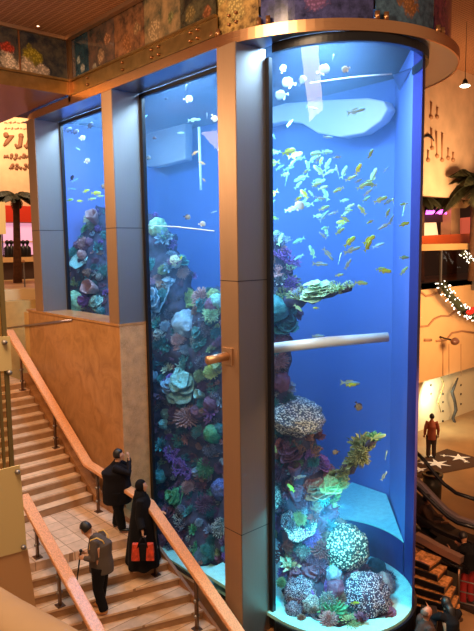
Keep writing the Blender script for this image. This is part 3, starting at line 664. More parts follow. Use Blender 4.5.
# narrow window
for a in [(72, 222, 20, 'leafy', 'grey_blue'), (68, 208, 18, 'branch', 'teal'), (90, 206, 20, 'branch', 'purple'), (96, 222, 20, 'cup', 'pink_brown'), (86, 214, 16, 'finger', 'cream'), (72, 244, 24, 'leafy', 'pale_green'), (84, 244, 18, 'finger', 'pink_brown'), (80, 262, 24, 'table', 'pale_teal'), (98, 248, 18, 'leafy', 'teal'), (68, 264, 14, 'finger', 'brown'),
          (90, 278, 18, 'leafy', 'teal'), (96, 290, 24, 'cup', 'pink_brown'), (74, 284, 20, 'branch', 'olive'), (76, 304, 26, 'dome', 'pale_green'), (98, 304, 20, 'plates', 'pale_teal'), (66, 296, 16, 'finger', 'yellow_green'), (86, 296, 16, 'branch', 'plum'), (86, 230, 16, 'leafy', 'green'), (104, 270, 18, 'finger', 'teal')]: C_(*a, .35)
# small growth between the large corals
cols_low = ['teal', 'plum', 'purple', 'grey_blue', 'green', 'brown', 'pale_teal', 'lilac_speckled', 'olive', 'pink_brown', 'teal', 'white_speckled']
def far_enough(px, py, d): return all((px - p[1]) ** 2 + (py - p[2]) ** 2 > d * d for p in PLACED)
def fill(n, box, dmin, smin, smax, cols):
    c = 0
    for _ in range(n * 60):
        px, py = random.uniform(box[0], box[1]), random.uniform(box[2], box[3])
        if not far_enough(px, py, dmin): continue
        hit = RB.ray_cast(Vector(CAM), Vector(_ray(px, py)))
        if hit[0] is None: continue
        coral(px, py, random.uniform(smin, smax), random.choice(['finger', 'branch', 'leafy', 'finger', 'fan', 'plates', 'branch', 'branch', 'finger', 'leafy', 'plates', 'fan', 'dome']), random.choice(cols), .35); c += 1
        if c >= n: break
LOWC = ['plum', 'plum', 'purple', 'brown', 'grey_blue', 'olive', 'teal', 'plum', 'lilac_speckled', 'pink_brown', 'deep_teal', 'deep_teal', 'white_speckled']
REFLC = ['plum', 'brown', 'plum', 'maroon', 'maroon', 'olive', 'lilac_speckled', 'purple', 'deep_teal']  # mostly reddish corals, added for the mall's reflections in the round end
fill(190, (149, 226, 205, 600), 6.2, 10, 21, LOWC); fill(45, (62, 106, 195, 312), 5.5, 9, 15, LOWC); fill(60, (270, 392, 410, 560), 7.5, 14, 28, REFLC); fill(90, (270, 392, 240, 625), 7.0, 12, 24, LOWC)
_u = 'first second third fourth fifth sixth seventh eighth ninth tenth eleventh twelfth thirteenth fourteenth fifteenth sixteenth seventeenth eighteenth nineteenth'.split()
_t = [('twenty', 'twentieth'), ('thirty', 'thirtieth'), ('forty', 'fortieth'), ('fifty', 'fiftieth'), ('sixty', 'sixtieth'), ('seventy', 'seventieth'), ('eighty', 'eightieth')]
ORD = ['highest'] + [w_ + ' highest' for w_ in _u[1:]]
for a_, b_ in _t: ORD += [b_ + ' highest'] + [a_ + '-' + w_ + ' highest' for w_ in _u[:9]]
grp = {}
for t_ in PLACED: grp.setdefault((t_[5], t_[4], sect(t_[1])), []).append(t_)
for (colr, kind, sc), L in grp.items():
    L.sort(key=lambda t_: t_[2])
    for i, t_ in enumerate(L):
        nm = colr.replace('_', ' ') + ' ' + KINDS[kind][1]
        lab = (ORD[i] + ' ' if len(L) > 1 else '') + nm + ' on the reef ' + SECT[sc]
        if len(L) == 1: lab = 'only ' + lab
        tag(t_[0], lab, 'sponge' if kind == 'cup' else 'coral', 'corals and sponges on the reef ' + SECT[sc])

# ------------------------------------------------------------------ fish: 1 m long, nose to +x
def fish_mb(h, w, tailh, n=14):
    mb = MB(); pts = []; rads = []
    for i in range(n + 1):
        u = i / n; x = .5 - u * .82; k = math.sin(PI * min(1, u * 1.02) ** .62) ** .8 if 0 < u < 1 else 0
        pts.append((x, 0, 0)); rads.append((max(.004, w * k), max(.006, h * k + (.03 if u > .9 else 0))))
    return mb.tube(pts, rads, 12, up=(0, 0, 1))
def make_fish(name, h, w, body, fin, forked=True, band=None):
    b = fish_mb(h, w, 0).build(name, body)
    t = MB(); th = .16 if forked else .12
    v = [(-.28, .0, .02), (-.5, 0, th), (-.42, 0, 0) if forked else (-.5, 0, 0), (-.5, 0, -th), (-.28, 0, -.02)]
    t.prism([(a[0], a[2]) for a in v], -.006, .006); t.v = [(x, z, y) for x, y, z in t.v]
    f = t.build('tail_fin', fin); f.parent = b
    for nm, s in (('dorsal_fin', 1), ('anal_fin', -1)):
        P = [(.22 if s > 0 else .0, s * h * .8), (.1 if s > 0 else -.05, s * (h + .07)), (-.18, s * (h * .7 + .07)), (-.26, s * .04)]
        d = MB().prism(P, -.006, .006); d.v = [(x, z, y) for x, y, z in d.v]; q = d.build(nm, fin); q.parent = b
    e = MB().ball((.38, w * .45, h * .16), .022, 8, 6).ball((.38, -w * .45, h * .16), .022, 8, 6).build('eye', BLACK); e.parent = b
    return b
def m_fish(name, back, belly, stripes=None, sc=5):
    t = NT(name); t.b.inputs['Roughness'].default_value = .3; g = t.n('ShaderNodeSeparateXYZ'); t.l(t.coord(), g.inputs[0])
    mr = t.n('ShaderNodeMapRange'); mr.inputs[1].default_value = -.06; mr.inputs[2].default_value = .06; t.l(g.outputs[2], mr.inputs[0])
    c = t.mix(mr.outputs[0], belly, back)
    if stripes:
        wv = t.n('ShaderNodeTexWave', Scale=float(sc), bands_direction='X'); wv.wave_profile = 'SIN'; t.l(t.coord(), wv.inputs['Vector'])
        c = t.mix(t.ramp(wv.outputs[0], [(.45, (0, 0, 0)), (.6, (1, 1, 1))]), c, stripes)
    t.l(c, t.b.inputs['Base Color']); return t.m
FK = dict(
 slim=('slim_fish', make_fish('slim_fish', .09, .055, m_fish('fish_silver_blue', (.12, .38, .70), (.45, .8, .85)), M('fin_pale_blue', (.3, .6, .7), .4)), 'silvery blue slim fish'),
 yellow=('yellow_fish', make_fish('yellow_fish', .15, .06, m_fish('fish_yellow', (.38, .72, .05), (.60, .85, .3)), M('fin_yellow', (.45, .7, .05), .4)), 'bright yellow fish'),
 green=('pale_green_fish', make_fish('pale_green_fish', .12, .06, m_fish('fish_pale_green', (.22, .60, .30), (.5, .85, .62)), M('fin_green', (.4, .75, .35), .4)), 'pale green fish'),
 disc=('white_disc_fish', make_fish('white_disc_fish', .34, .06, m_fish('fish_white', (.42, .46, .44), (.5, .54, .5)), M('fin_white', (.95, .95, .85), .4), False), 'round white fish'),
 band=('banded_fish', make_fish('banded_fish', .34, .06, m_fish('fish_banded', (.42, .46, .44), (.5, .54, .5), (.01, .01, .015), 4.5), M('fin_dark', (.05, .05, .06), .4), False), 'black and white banded fish'),
 dark=('dark_fish', make_fish('dark_fish', .24, .07, m_fish('fish_dark', (.015, .02, .04), (.03, .04, .08)), M('fin_black', (.02, .02, .04), .4)), 'dark blue-black fish'),
 tan=('tan_fish', make_fish('tan_fish', .15, .06, m_fish('fish_tan', (.50, .35, .16), (.8, .65, .4)), M('fin_tan', (.6, .45, .2), .4)), 'tan brown fish'))
FISHES = []
used = set()
def fish(kind, px, py, size, ang=0, yaw=0, y=None):
    """size in photograph pixels nose to tail; ang tilts it in the picture plane (degrees up), 180 = facing left"""
    nm, proto, lab = FK[kind]
    if y is None: y = 8.25 if px > 260 else 7.95
    if px > 260:
        # keep inside the round end
        p = ony(px, py, y)
        while (p.x - CX) ** 2 + (p.y - CY) ** 2 > (CR - .25) ** 2 and p.x > CX and y < 10.2: y += .12; p = ony(px, py, y)
    else: p = ony(px, py, y)
    L = size * .9 * (p - Vector(CAM)).length / FPX
    right = Vector((cr[0], cr[1], 0)).normalized(); a = math.radians(ang)
    fw = right * math.cos(a) + Vector((0, 0, 1)) * math.sin(a); fw = Matrix.Rotation(math.radians(yaw), 3, 'Z') @ fw
    up = (Vector((0, 0, 1)) - fw * fw.z).normalized() if abs(fw.z) < .95 else Vector((cf[0], cf[1], 0))
    side = up.cross(fw).normalized(); up = fw.cross(side)
    if kind in used: o = copy_tree(proto)
    else: o = proto; used.add(kind)
    Mx = Matrix((fw, side, up)).transposed().to_4x4()
    o.matrix_world = Matrix.Translation(p) @ Mx @ Matrix.Scale(L, 4)
    FISHES.append((o, px, py, lab)); return o
for a in [('disc', 283, 69, 9, 70), ('disc', 323, 70, 14, 20), ('disc', 346, 69, 9, 200), ('disc', 289, 83, 15, 170), ('band', 302, 81, 11, 60), ('band', 333, 58, 8, 80), ('disc', 282, 95, 14, 190), ('slim', 312, 108, 14, -12), ('slim', 290, 123, 10, 45), ('slim', 272, 135, 12, -50), ('slim', 328, 137, 11, -5), ('slim', 268, 111, 10, 0),
          ('slim', 356, 111, 20, 14), ('slim', 338, 345, 1, 0) if False else ('yellow', 385, 271, 14, -4), ('green', 378, 437, 18, 16), ('green', 273, 447, 16, -60), ('yellow', 291, 488, 12, 130), ('band', 358, 406, 11, -60), ('slim', 350, 383, 22, -4), ('yellow', 351, 385, 12, 4), ('yellow', 355, 603, 9, 0), ('green', 386, 455, 10, 80),  # first slim fish stands in for a pale streak of light
          ('slim', 320, 264, 18, -4), ('slim', 328, 254, 18, -50), ('green', 361, 283, 15, -6), ('slim', 348, 264, 14, 60), ('green', 345, 219, 12, -30), ('yellow', 369, 240, 16, 35), ('slim', 352, 250, 20, 20), ('disc', 298, 206, 14, 10), ('yellow', 316, 308, 7, 180), ('green', 298, 308, 12, -40), ('slim', 318, 336, 14, 3), ('band', 336, 452, 8, 190), ('slim', 384, 476, 12, 60), ('slim', 300, 477, 14, 10),
          ('dark', 68, 130, 9, 20), ('dark', 75, 132, 9, 10), ('dark', 90, 126, 9, 45), ('disc', 82, 138, 7, 0), ('slim', 78, 149, 5, -30), ('disc', 87, 161, 7, 20), ('slim', 75, 180, 8, 30), ('dark', 72, 178, 7, 60), ('yellow', 96, 193, 11, 0), ('yellow', 86, 191, 8, 20), ('yellow', 80, 201, 7, 180), ('yellow', 70, 200, 7, 10), ('green', 92, 199, 9, 5), ('green', 100, 196, 8, 0), ('band', 104, 187, 7, 120), ('slim', 72, 189, 8, 0),
          ('disc', 190, 80, 8, 90), ('dark', 186, 90, 12, 80), ('disc', 188, 99, 10, 0), ('band', 207, 117, 9, 90), ('disc', 214, 118, 9, -60), ('slim', 181, 133, 8, 0), ('slim', 194, 120, 14, 4), ('dark', 154, 138, 5, 0), ('slim', 145, 117, 7, 40), ('tan', 195, 153, 8, 30), ('tan', 202, 163, 8, 160), ('tan', 204, 180, 5, 130), ('dark', 166, 99, 4, 0), ('dark', 184, 150, 3, 90),
          ('band', 187, 217, 8, -10), ('disc', 202, 224, 8, 0), ('slim', 214, 212, 7, 20), ('yellow', 181, 258, 6, 60), ('yellow', 209, 366, 4, 0), ('band', 148, 158, 6, 10)]: fish(*a)
rf = random.Random(5)
for i in range(96):
    px = min(404, max(272, rf.gauss(338, 42))); py = rf.gauss(188, 38)
    if py < 148: py = 296 - py
    py = min(py, 275)
    base = rf.choice([20, 35, 200, 60, 190, 120, 10])
    fish(rf.choice(['green', 'green', 'green', 'slim', 'slim', 'yellow', 'green']), px, py, rf.uniform(9, 18), base + rf.uniform(-20, 20), rf.uniform(-25, 25), rf.uniform(8.0, 9.6))
fg = {}
for t_ in FISHES: fg.setdefault((t_[3], sect(t_[1])), []).append(t_)
for (lab, sc), L in fg.items():
    L.sort(key=lambda t_: t_[2])
    for i, t_ in enumerate(L):
        if len(L) > 14: l2 = ORD[i] + ' ' + lab + ' of the crowded school ' + SECT[sc]
        else: l2 = (ORD[i] + ' ' if len(L) > 1 else 'single ') + lab + ' swimming ' + SECT[sc]
        tag(t_[0], l2, 'fish', lab + ' ' + SECT[sc])

# pale slabs put in for the mall ceiling refracted through the water
PALE = M('pale_refraction', (.85, .62, .60), .7)
def px_prism(pts, y, th, name, mat, label, cat):
    P = [ony(a, b, y) for a, b in pts]; mb = MB().prism([(p.x, p.z) for p in P], -th / 2, th / 2, True)
    mb.v = [(x, y + z, yy) for x, yy, z in mb.v]; o = mb.build(name, mat, bevel=.04); return tag(o, label, cat)
px_prism([(262, 112), (290, 104), (330, 101), (372, 99), (388, 102), (392, 110), (385, 122), (368, 134), (345, 138), (322, 134), (306, 124), (288, 122), (262, 128)], 11.6, .35, 'refraction_whale', PALE, 'pale whale-shaped slab for the refracted mall ceiling, glimpsed through the round glass', 'panel')
px_prism([(136, 137), (150, 128), (165, 123), (189, 123), (189, 160), (165, 166), (136, 168)], 11.6, .3, 'refraction_wing', PALE, 'pale wing-shaped slab for the refracted mall ceiling, high in the middle window', 'panel')
px_prism([(50, 140), (78, 134), (106, 128), (106, 168), (84, 178), (50, 186)], 11.6, .3, 'refraction_wing', M('lilac_refraction', (.52, .44, .66), .7), 'pale lilac slab for the refracted mall ceiling, high in the narrow far window', 'panel')
WHITE = M('white_pipe', (.9, .92, .9), .3)
def pipe(name, a, b, r, label, mat=WHITE, ya=8.4, yb=8.4):
    return tag(MB().tube([ony(*a, ya), ony((a[0] + b[0]) / 2, (a[1] + b[1]) / 2 - 1, (ya + yb) / 2), ony(*b, yb)], [r, r, r * .9], 16).build(name, mat), label, 'pipe')
pipe('white_bar', (266, 349), (388, 337), .10, 'thick white bar crossing the round tank at mid height', ya=7.9, yb=9.6)  # plain white bar across the round end
pipe('thin_tube', (199, 127), (201, 190), .035, 'thin white upright pipe near the right edge of the middle window', ya=10, yb=10)
pipe('thin_tube', (310, 83), (392, 74), .012, 'thin pale tube for the bright water surface line near the top of the round tank', ya=8.3, yb=9.2)  # tube added for the bright line along the water surface
pipe('thin_tube', (143, 225), (214, 231), .012, 'thin pale cable crossing the middle window above the corals', ya=7.8, yb=7.8)

# ------------------------------------------------------------------ handrails
def rail(name, pts, posts, label, ybase):
    e = empty(name, posts[0], label, 'handrail')
    part(MB().bar(pts, .215, .09), 'handrail_bar', WOODRAIL, e, bevel=.022)
    part(MB().bar([(p[0], p[1], p[2] - .065) for p in pts], .07, .05), 'underrail', POST, e)
    for (x, y, z) in posts:
        # height of the bar above the post
        for a, b in zip(pts[:-1], pts[1:]):
            if min(a[0], b[0]) <= x <= max(a[0], b[0]): zt = a[2] + (b[2] - a[2]) * (x - a[0]) / (b[0] - a[0]); yt = a[1] + (b[1] - a[1]) * (x - a[0]) / (b[0] - a[0])
        part(MB().box(x - .035, x + .035, yt - .02, yt + .02, z + .012, zt - .08), 'post', POST, e)
        part(MB().box(x - .08, x + .08, yt - .07, yt + .07, z, z + .015), 'foot_plate', POST, e)
        for h in (.25, .55): part(MB().tube([(x, yt - .05, z + h), (x, yt + .05, z + h)], [.03, .03], 8), 'clip', STEEL, e)
    for a, b in zip(pts[:-1], pts[1:]):
        d = .78
        part(MB().quad((a[0], a[1], a[2] - d), (b[0], b[1], b[2] - d), (b[0], b[1], b[2] - .1), (a[0], a[1], a[2] - .1)), 'glass_infill', GLASS, e)
    return e
RR = [(-16.3, 6.28, 3.60), (-12.15, 6.28, .98), (-9.60, 6.22, .88), (-6.4, 6.22, -.90)]
rail('stair_handrail', RR, [(-15.6, 6.28, 2.08), (-13.75, 6.28, .96), (-11.72, 6.28, 0), (-9.44, 6.22, -.51), (-8.17, 6.22, -1.02)], 'copper-coloured stair handrail running along the aquarium wall side', 6.28)
RL = [(-11.35, 4.46, 1.01), (-8.2, 4.32, -.27), (-7.2, 4.29, -.71)]
rail('stair_handrail', RL, [(-10.72, 4.42, 0), (-9.75, 4.44, -.51), (-8.3, 4.46, -1.36)], 'copper-coloured stair handrail in front, descending at the lower left', 4.4)
cr_ = MB().tube([onx(8, 328, -17.6), ony(72, 320, 6.79)], [.03, .03], 10).build('wall_rod', M('grey_rod', (.35, .28, .30), .3, .9)); tag(cr_, 'thin grey metal rod reaching to the marble wall above the upper stairs', 'rail')

# lift shaft glass at the left edge, with cream plates
XE = -7.0
lf = empty('lift_enclosure', (XE, 2.0, -2.4), 'glass lift enclosure with cream metal plates at the left edge', 'lift shaft')
OLIVE = M('olive_frame', (.15, .105, .035), .45, .2)
def epx(pts, name, mat, th=.03, off=0):
    P = [onx(a, b, XE) for a, b in pts]; mb = MB().prism([(p.y, p.z) for p in P], XE - off - th, XE - off); mb.v = [(z, x, y) for x, y, z in mb.v]
    return part(mb, name, mat, lf)
part(MB().box(XE - .02, XE + .008, onx(10.5, 400, XE).y - .05, onx(10.5, 400, XE).y, -2.4, 9.3), 'mullion', OLIVE, lf)
part(MB().box(XE - .02, XE + .006, onx(2, 400, XE).y - .03, onx(2, 400, XE).y, -2.4, 9.3), 'mullion', OLIVE, lf)
part(MB().quad((XE, 1.2, -2.4), (XE, 2.62, -2.4), (XE, 2.62, 9.3), (XE, 1.2, 9.3)), 'glass_pane', m_glass('olive_glass', (.62, .50, .26), .05), lf)
epx([(-30, 203), (4, 202), (5, 234), (-30, 237)], 'plate', CREAMMETAL, .02, -.03); epx([(-30, 338), (9, 336), (11, 370), (-30, 373)], 'plate', CREAMMETAL, .02, -.03)
epx([(-30, 476), (19, 464.5), (26, 549), (-30, 564)], 'plate', M('ochre_plate', (.62, .46, .20), .5), .02, -.03)
epx([(-30, 562), (27, 548), (36, 612), (-30, 680)], 'lower_plate', M('orange_plate', (.50, .26, .11), .4), .02, -.02)
for (a, b) in ((3, 342), (16, 471), (22, 546), (8, 372)):
    p = onx(a, b, XE); part(MB().tube([(XE + .03, p.y, p.z), (XE + .07, p.y, p.z)], [.03, .025], 10), 'fixing', STEEL, lf)
# rounded parapet close to the camera at lower left
pp = [onz(-40, 575, 3.9), onz(0, 600, 3.9), onz(40, 622, 3.9), onz(90, 652, 3.9), onz(140, 690, 3.9)]
pp = [Vector((p.x, p.y, 3.8)) for p in pp]
pr = MB().tube([(p.x, p.y, 3.78) for p in pp], [(.16, .10)] * 5, 20).build('parapet_rail', TAN); tag(pr, 'rounded tan padded parapet rail close up in the lower left corner', 'rail')

# ------------------------------------------------------------------ far left: hall behind, seen past the lift
XL = -34.0
S('wall_left', MB().box(XL - .3, XL, 4, 30, 4.0, 18), PEACH)
INK = M('brown_lettering', (.22, .09, .04), .7)
def strokes(name, polys, X, r, mat, label, cat, group=None):
    e = empty(name, onx(*polys[0][0], X), label, cat, group)
    for pl in polys:
        P = [onx(a, b, X + .02) for a, b in pl]
        if len(P) > 1: part(MB().tube(P, [r * k for k in ([.5] + [1] * (len(P) - 2) + [.35])], 6, up=(1, 0, 0)), 'stroke', mat, e)
        else: part(MB().ball(P[0], r * 1.2, 8, 6), 'dot', mat, e)
    return e
strokes('wall_lettering', [[(4, 146), (7, 142), (11, 137), (14, 136)], [(6, 135)], [(15, 144), (17, 147), (20, 146), (21, 138), (23, 137)], [(24, 145), (26, 147), (28, 145), (29, 137)], [(21, 136)]], XL, .13, INK, 'large brown calligraphy strokes on the peach wall at far left', 'lettering')
rl = random.Random(3)
def script_line(y0, x0, x1, h):
    out = []; x = x0
    while x < x1:
        n_ = rl.randint(2, 4); P = [(x, y0 + rl.uniform(-.2, .2))]
        for _ in range(n_): x += rl.uniform(.8, 1.5); P.append((x, y0 + rl.uniform(-h, h * .5)))
        out.append(P); 
        if rl.random() < .6: out.append([(x - 1, y0 - h * 1.3)])
        x += .8
    return out
for y0, h, lab in ((111, .8, 'topmost'), (117, .8, 'second'), (123, .8, 'third'), (129, .8, 'fourth')): strokes('wall_lettering', script_line(y0, 4, 25, h), XL, .03, INK, 'thin line of handwritten script on the peach wall, %s from the top' % lab, 'lettering')
strokes('wall_lettering', script_line(158, 4, 29, 2.2), XL, .085, INK, 'bold line of brown calligraphy under the large strokes on peach wall', 'lettering')
strokes('wall_lettering', script_line(168, 9, 29, 2.2), XL, .085, INK, 'lowest bold line of brown calligraphy just above the palm', 'lettering')
PALM = M('palm_leaf', (.035, .035, .012), .6, var=.4); TRUNK = M('palm_trunk', (.12, .05, .02), .8, var=.3, bump=.5)
def palm(base, top, R, nl, seed, label, up0=.5):
    e = empty('palm_tree', base, label, 'palm tree'); rnd = random.Random(seed); base, top = Vector(base), Vector(top)
    part(MB().tube([base, base.lerp(top, .5), top], [.22, .17, .15], 12), 'trunk', TRUNK, e)
    for i in range(nl):
        a = 2 * PI * i / nl + rnd.uniform(-.15, .15); el = rnd.uniform(-.2, up0); L = R * rnd.uniform(.8, 1.1); d = Vector((math.cos(a), math.sin(a), 0)); mb = MB(); P = []
        for j in range(9):
            u = j / 8; P.append(top + d * L * u * math.cos(el) + Vector((0, 0, L * (math.sin(el) * u + .25 * u - .75 * u * u))))
        mb.tube(P, [.03 * (1 - .8 * j / 8) for j in range(9)], 5)
        side = d.cross(Vector((0, 0, 1)))
        for j in range(60):
            u = .12 + .86 * j / 60; k = min(7, int(u * 8)); q = P[k].lerp(P[k + 1], u * 8 - k); t_ = (P[k + 1] - P[k]).normalized()
            for s in (-1, 1):
                l = L * .36 * math.sin(PI * min(1, u * .85 + .12)); tip = q + (side * s * .8 + t_ * .65 + Vector((0, 0, -.55))).normalized() * l; wv = t_ * (.018 + .02 * R)
                mb.add([q - wv, q + wv, tip], [(0, 1, 2)]); 
        part(mb, 'frond', PALM, e)
    return e
pb = onx(16, 250, -30); palm((pb.x, pb.y, 4.1), onx(16, 196, -30), 1.3, 22, 2, 'dark potted palm crown in front of the peach lettered wall, far left')
S('trim_red_band', MB().box(XL, XL + .25, 8, 22, onx(15, 222, XL).z, onx(15, 206, XL).z), M('red_fascia', (.62, .035, .012), .5))
def lit(name, col, es): return M(name, col, .6, emit=col, es=es)
sh = empty('shop_window', onx(15, 258, XL), 'pink-lit shop window with dark figures inside, far left hall', 'shop window')
z0, z1 = onx(15, 256, XL).z, onx(15, 223, XL).z
part(MB().box(XL, XL + .05, 10, 18, z0, z1), 'backdrop', lit('shop_pink_light', (.85, .42, .62), .7), sh)
part(MB().box(XL + .05, XL + .12, 10, 18, z0 + .75, z0 + .82), 'shelf', CREAM, sh)
zz = onx(15, 246, XL).z
part(MB().box(XL + .06, XL + .5, 10, 18, z0, zz - .5), 'counter', M('dark_red_counter', (.10, .02, .02), .5), sh)
for k in range(9): part(MB().box(XL + .12, XL + .16, 10 + k * .98, 10.05 + k * .98, z0, z1), 'mullion', DARKM, sh)
rs = random.Random(8)
for k in range(6):
    p = onx(7 + k * 4, 240, XL + .7); part(MB().tube([(p.x, p.y, zz - .9), (p.x, p.y, zz - .1), (p.x, p.y, zz), (p.x, p.y, zz + .1)], [.2, .2, .08, .06], 8).ball((p.x, p.y, zz + .2), .13, 8, 6), 'figure', DARKM, sh)
S('trim_shop_sill', MB().box(XL + .0, XL + .9, 8, 22, onx(15, 260, XL).z - .1, onx(15, 257, XL).z), CREAM)
pln = MB(); o1 = onx(9, 268, -33.0)
S('wall_left_plinth', MB().box(XL + .02, XL + .7, 8, 22, 4.1, onx(15, 260, XL).z - .1), M('dark_plinth', (.06, .035, .03), .4))
sp = onz(25, 289, 4.1)
q = empty('queue_post', sp, 'slim metal queue post with a ball top on the far left floor', 'post')
part(MB().tube([(sp.x, sp.y, 4.1), (sp.x, sp.y, 4.13), (sp.x, sp.y, 4.15), (sp.x, sp.y, 5.15), (sp.x, sp.y, 5.2)], [.18, .17, .03, .03, .05], 12), 'stand', STEEL, q); part(MB().ball((sp.x, sp.y, 5.26), .06, 10, 8), 'knob', COPPER, q)
bx = onz(14, 312, 4.1)
tag(MB().box(-19.4, -18.5, 6.6, 8.1, 4.1, 4.55).build('bench', M('cream_bench', (.80, .50, .22), .5), bevel=.02), 'pale orange block bench on the upper floor left of the first pillar', 'bench')

# ------------------------------------------------------------------ right side: mall wall, balcony, lower floor
XR = -13.5
S('wall_right', MB().box(XR - .3, XR, 13, 36, onx(440, 197, XR).z, 16), PEACH)
S('ceiling_right', MB().box(-13.6, 2, 13.5, 36, 12.95, 13.1), RIBC)
zs = onx(430, 283, XR).z
S('wall_right_lower', MB().box(XR - .3, XR, 13, 36, onx(450, 374, XR).z, zs + .0), M('apricot_wall', (.80, .46, .20), .65, var=.05, vscale=1))
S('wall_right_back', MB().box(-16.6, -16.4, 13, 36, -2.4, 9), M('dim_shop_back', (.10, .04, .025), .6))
S('floor_balcony', MB().box(-16.4, XR, 13, 36, zs - .25, zs), FLOOR)
# the upper shopfront recess is closed off above by a header
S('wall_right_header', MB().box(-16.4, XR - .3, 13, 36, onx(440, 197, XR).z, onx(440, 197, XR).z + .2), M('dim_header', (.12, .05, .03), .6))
bal = empty('balcony_balustrade', onx(425, 283, XR + .1), 'glass balcony balustrade with a broad tan top rail on the right', 'balustrade')
zr = onx(440, 247, XR + .1).z
part(MB().box(XR + .02, XR + .32, 13, 36, zr - .13, zr + .13), 'top_rail', M('tan_rail', (.68, .40, .15), .5), bal)
part(MB().quad((XR + .1, 13, zs), (XR + .1, 36, zs), (XR + .1, 36, zr), (XR + .1, 13, zr)), 'glass', m_glass('smoked_glass', (.45, .30, .22), .05), bal)
for px in (441, 474): p = onx(px, 280, XR + .15); part(MB().box(XR + .08, XR + .16, p.y - .05, p.y + .05, zs - .5, zr - .13), 'post', STEEL, bal)
# upper storey shopfront behind the balcony
def rpx(pts, X, th, name, mat, parent=None):
    P = [onx(a, b, X) for a, b in pts]; mb = MB().prism([(p.y, p.z) for p in P], X - th, X); mb.v = [(z, x, y) for x, y, z in mb.v]
    return part(mb, name, mat, parent) if parent else mb.build(name, mat)
tag(rpx([(418, 236), (480, 233), (480, 243), (418, 244)], XR - .4, .3, 'red_counter', M('orange_red_counter', (.75, .12, .02), .5)), 'orange-red low counter right behind the balcony rail', 'counter')
tag(rpx([(420, 222), (436, 221), (439, 241), (420, 242)], -15.2, .1, 'display_panel', lit('warm_display', (1, .62, .30), 1.4)), 'glowing cream and orange display under the pink sign', 'display')
e = empty('column', onx(455, 246, -14.6), 'square tan column with a flared stepped capital on the upper floor right', 'column')
rpx([(451, 205), (460, 204), (460, 246), (451, 246)], -14.2, .5, 'shaft', M('tan_column', (.66, .38, .20), .6), e); rpx([(446, 208), (452, 196), (466, 195), (470, 205), (466, 208)], -14.0, .8, 'capital', CREAM, e)
tag(rpx([(428, 209), (428, 203), (431, 200), (434, 199.5), (437, 201), (440, 204), (441, 209)], -14.6, .3, 'sign_arch', M('tan_arch', (.48, .22, .12), .6)), 'small tan arch standing above the pink neon sign', 'arch')
PINK = M('pink_neon', (1, .15, .75), .5, emit=(1, .12, .8), es=4)
ns = empty('neon_sign', onx(425, 212, -14.3), 'pink neon script sign on a dark board right of the round tank', 'sign')
rpx([(418, 204), (450, 203), (450, 222), (418, 223)], -14.6, .05, 'board', M('dark_board', (.03, .01, .02), .5), ns)
def neon(P, r=.035): part(MB().tube([onx(a, b, -14.35) for a, b in P], [r] * len(P), 6, up=(1, 0, 0)), 'neon_letter', PINK, ns)
for x0 in (426.5, 429, 431, 433): neon([(x0, 213.4), (x0 + .5, 210.8), (x0 + 1.2, 213.2), (x0 + 1.8, 211.4)])
for x0 in (438, 440, 442, 444.5): neon([(x0, 213.6), (x0 + .3, 210.2), (x0 + 1.1, 212.2), (x0 + 1.7, 213.9)])
neon([(426, 214), (436, 213.4)], .02); neon([(436, 211.5), (438, 213)], .03)
tag(rpx([(462, 218), (472, 217), (472, 240), (462, 241)], -15.2, .1, 'display_panel', lit('red_display', (.75, .12, .06), .6)), 'red glowing shop display right of the tan column', 'display')
pr_ = onx(474, 250, -12.9); palm((-12.9, pr_.y, zs), onx(475, 184, -12.9), 2.3, 24, 9, 'large dark palm leaning in from the right edge above the balcony', .75)
pr_ = onx(420, 240, -14.3); palm((-14.3, pr_.y, zs), onx(421, 196, -14.3), 1.1, 9, 4, 'smaller dark palm half hidden by the round tank', .6)
# shapes on the peach wall
KN = M('brown_relief', (.42, .20, .09), .6)
for i, (a, b, c_, d_) in enumerate([(431, 102, 431, 117), (437, 107, 437, 117), (431, 128, 432, 148), (436, 131, 437, 156), (442, 133, 442, 160), (448, 148, 448, 158), (453, 152, 453, 160), (428, 150, 428, 160)]):
    e = empty('wall_relief', onx(a, b, XR), ('first', 'second', 'third', 'fourth', 'fifth', 'sixth', 'seventh', 'eighth')[i] + ' club-shaped brown relief bar on the peach wall above the palm', 'wall relief', 'relief bars on the peach wall')
    part(MB().tube([onx(a, b, XR + .02), onx(c_, d_, XR + .02)], [.05, .028], 8, up=(1, 0, 0)), 'bar', KN, e); part(MB().ball(onx(c_ + .3, d_, XR + .04), (.06, .11, .09), 10, 8), 'knob', KN, e)
tag(MB().tube([onx(424, 137, XR + .03), onx(428, 135, XR + .03), onx(431, 137, XR + .03), onx(434, 141, XR + .03)], [.03, .07, .05, .02], 8, up=(1, 0, 0)).build('wall_relief', DARKM), 'black bird-like relief on the peach wall beside the tank', 'wall relief')
for i, (pl, lab) in enumerate([([(418, 290), (426, 296), (432, 295), (440, 291)], 'upper short'), ([(418, 327), (428, 326), (434, 319), (441, 316), (449, 316), (456, 311)], 'long rising'), ([(436, 341), (446, 340), (452, 333), (462, 331), (476, 333)], 'lower')]):
    tag(MB().tube([onx(a, b, XR + .02) for a, b in pl], [.045] * len(pl), 8, up=(1, 0, 0)).build('wall_ripple', KN), lab + ' wavy brown line on the apricot balcony wall', 'wall relief')
tag(MB().tube([onx(424, 340, XR + .02), onx(431, 340, XR + .02)], [.06, .06], 8, up=(1, 0, 0)).build('wall_plate', KN), 'small brown plate on the apricot wall beside the wavy line', 'plate')
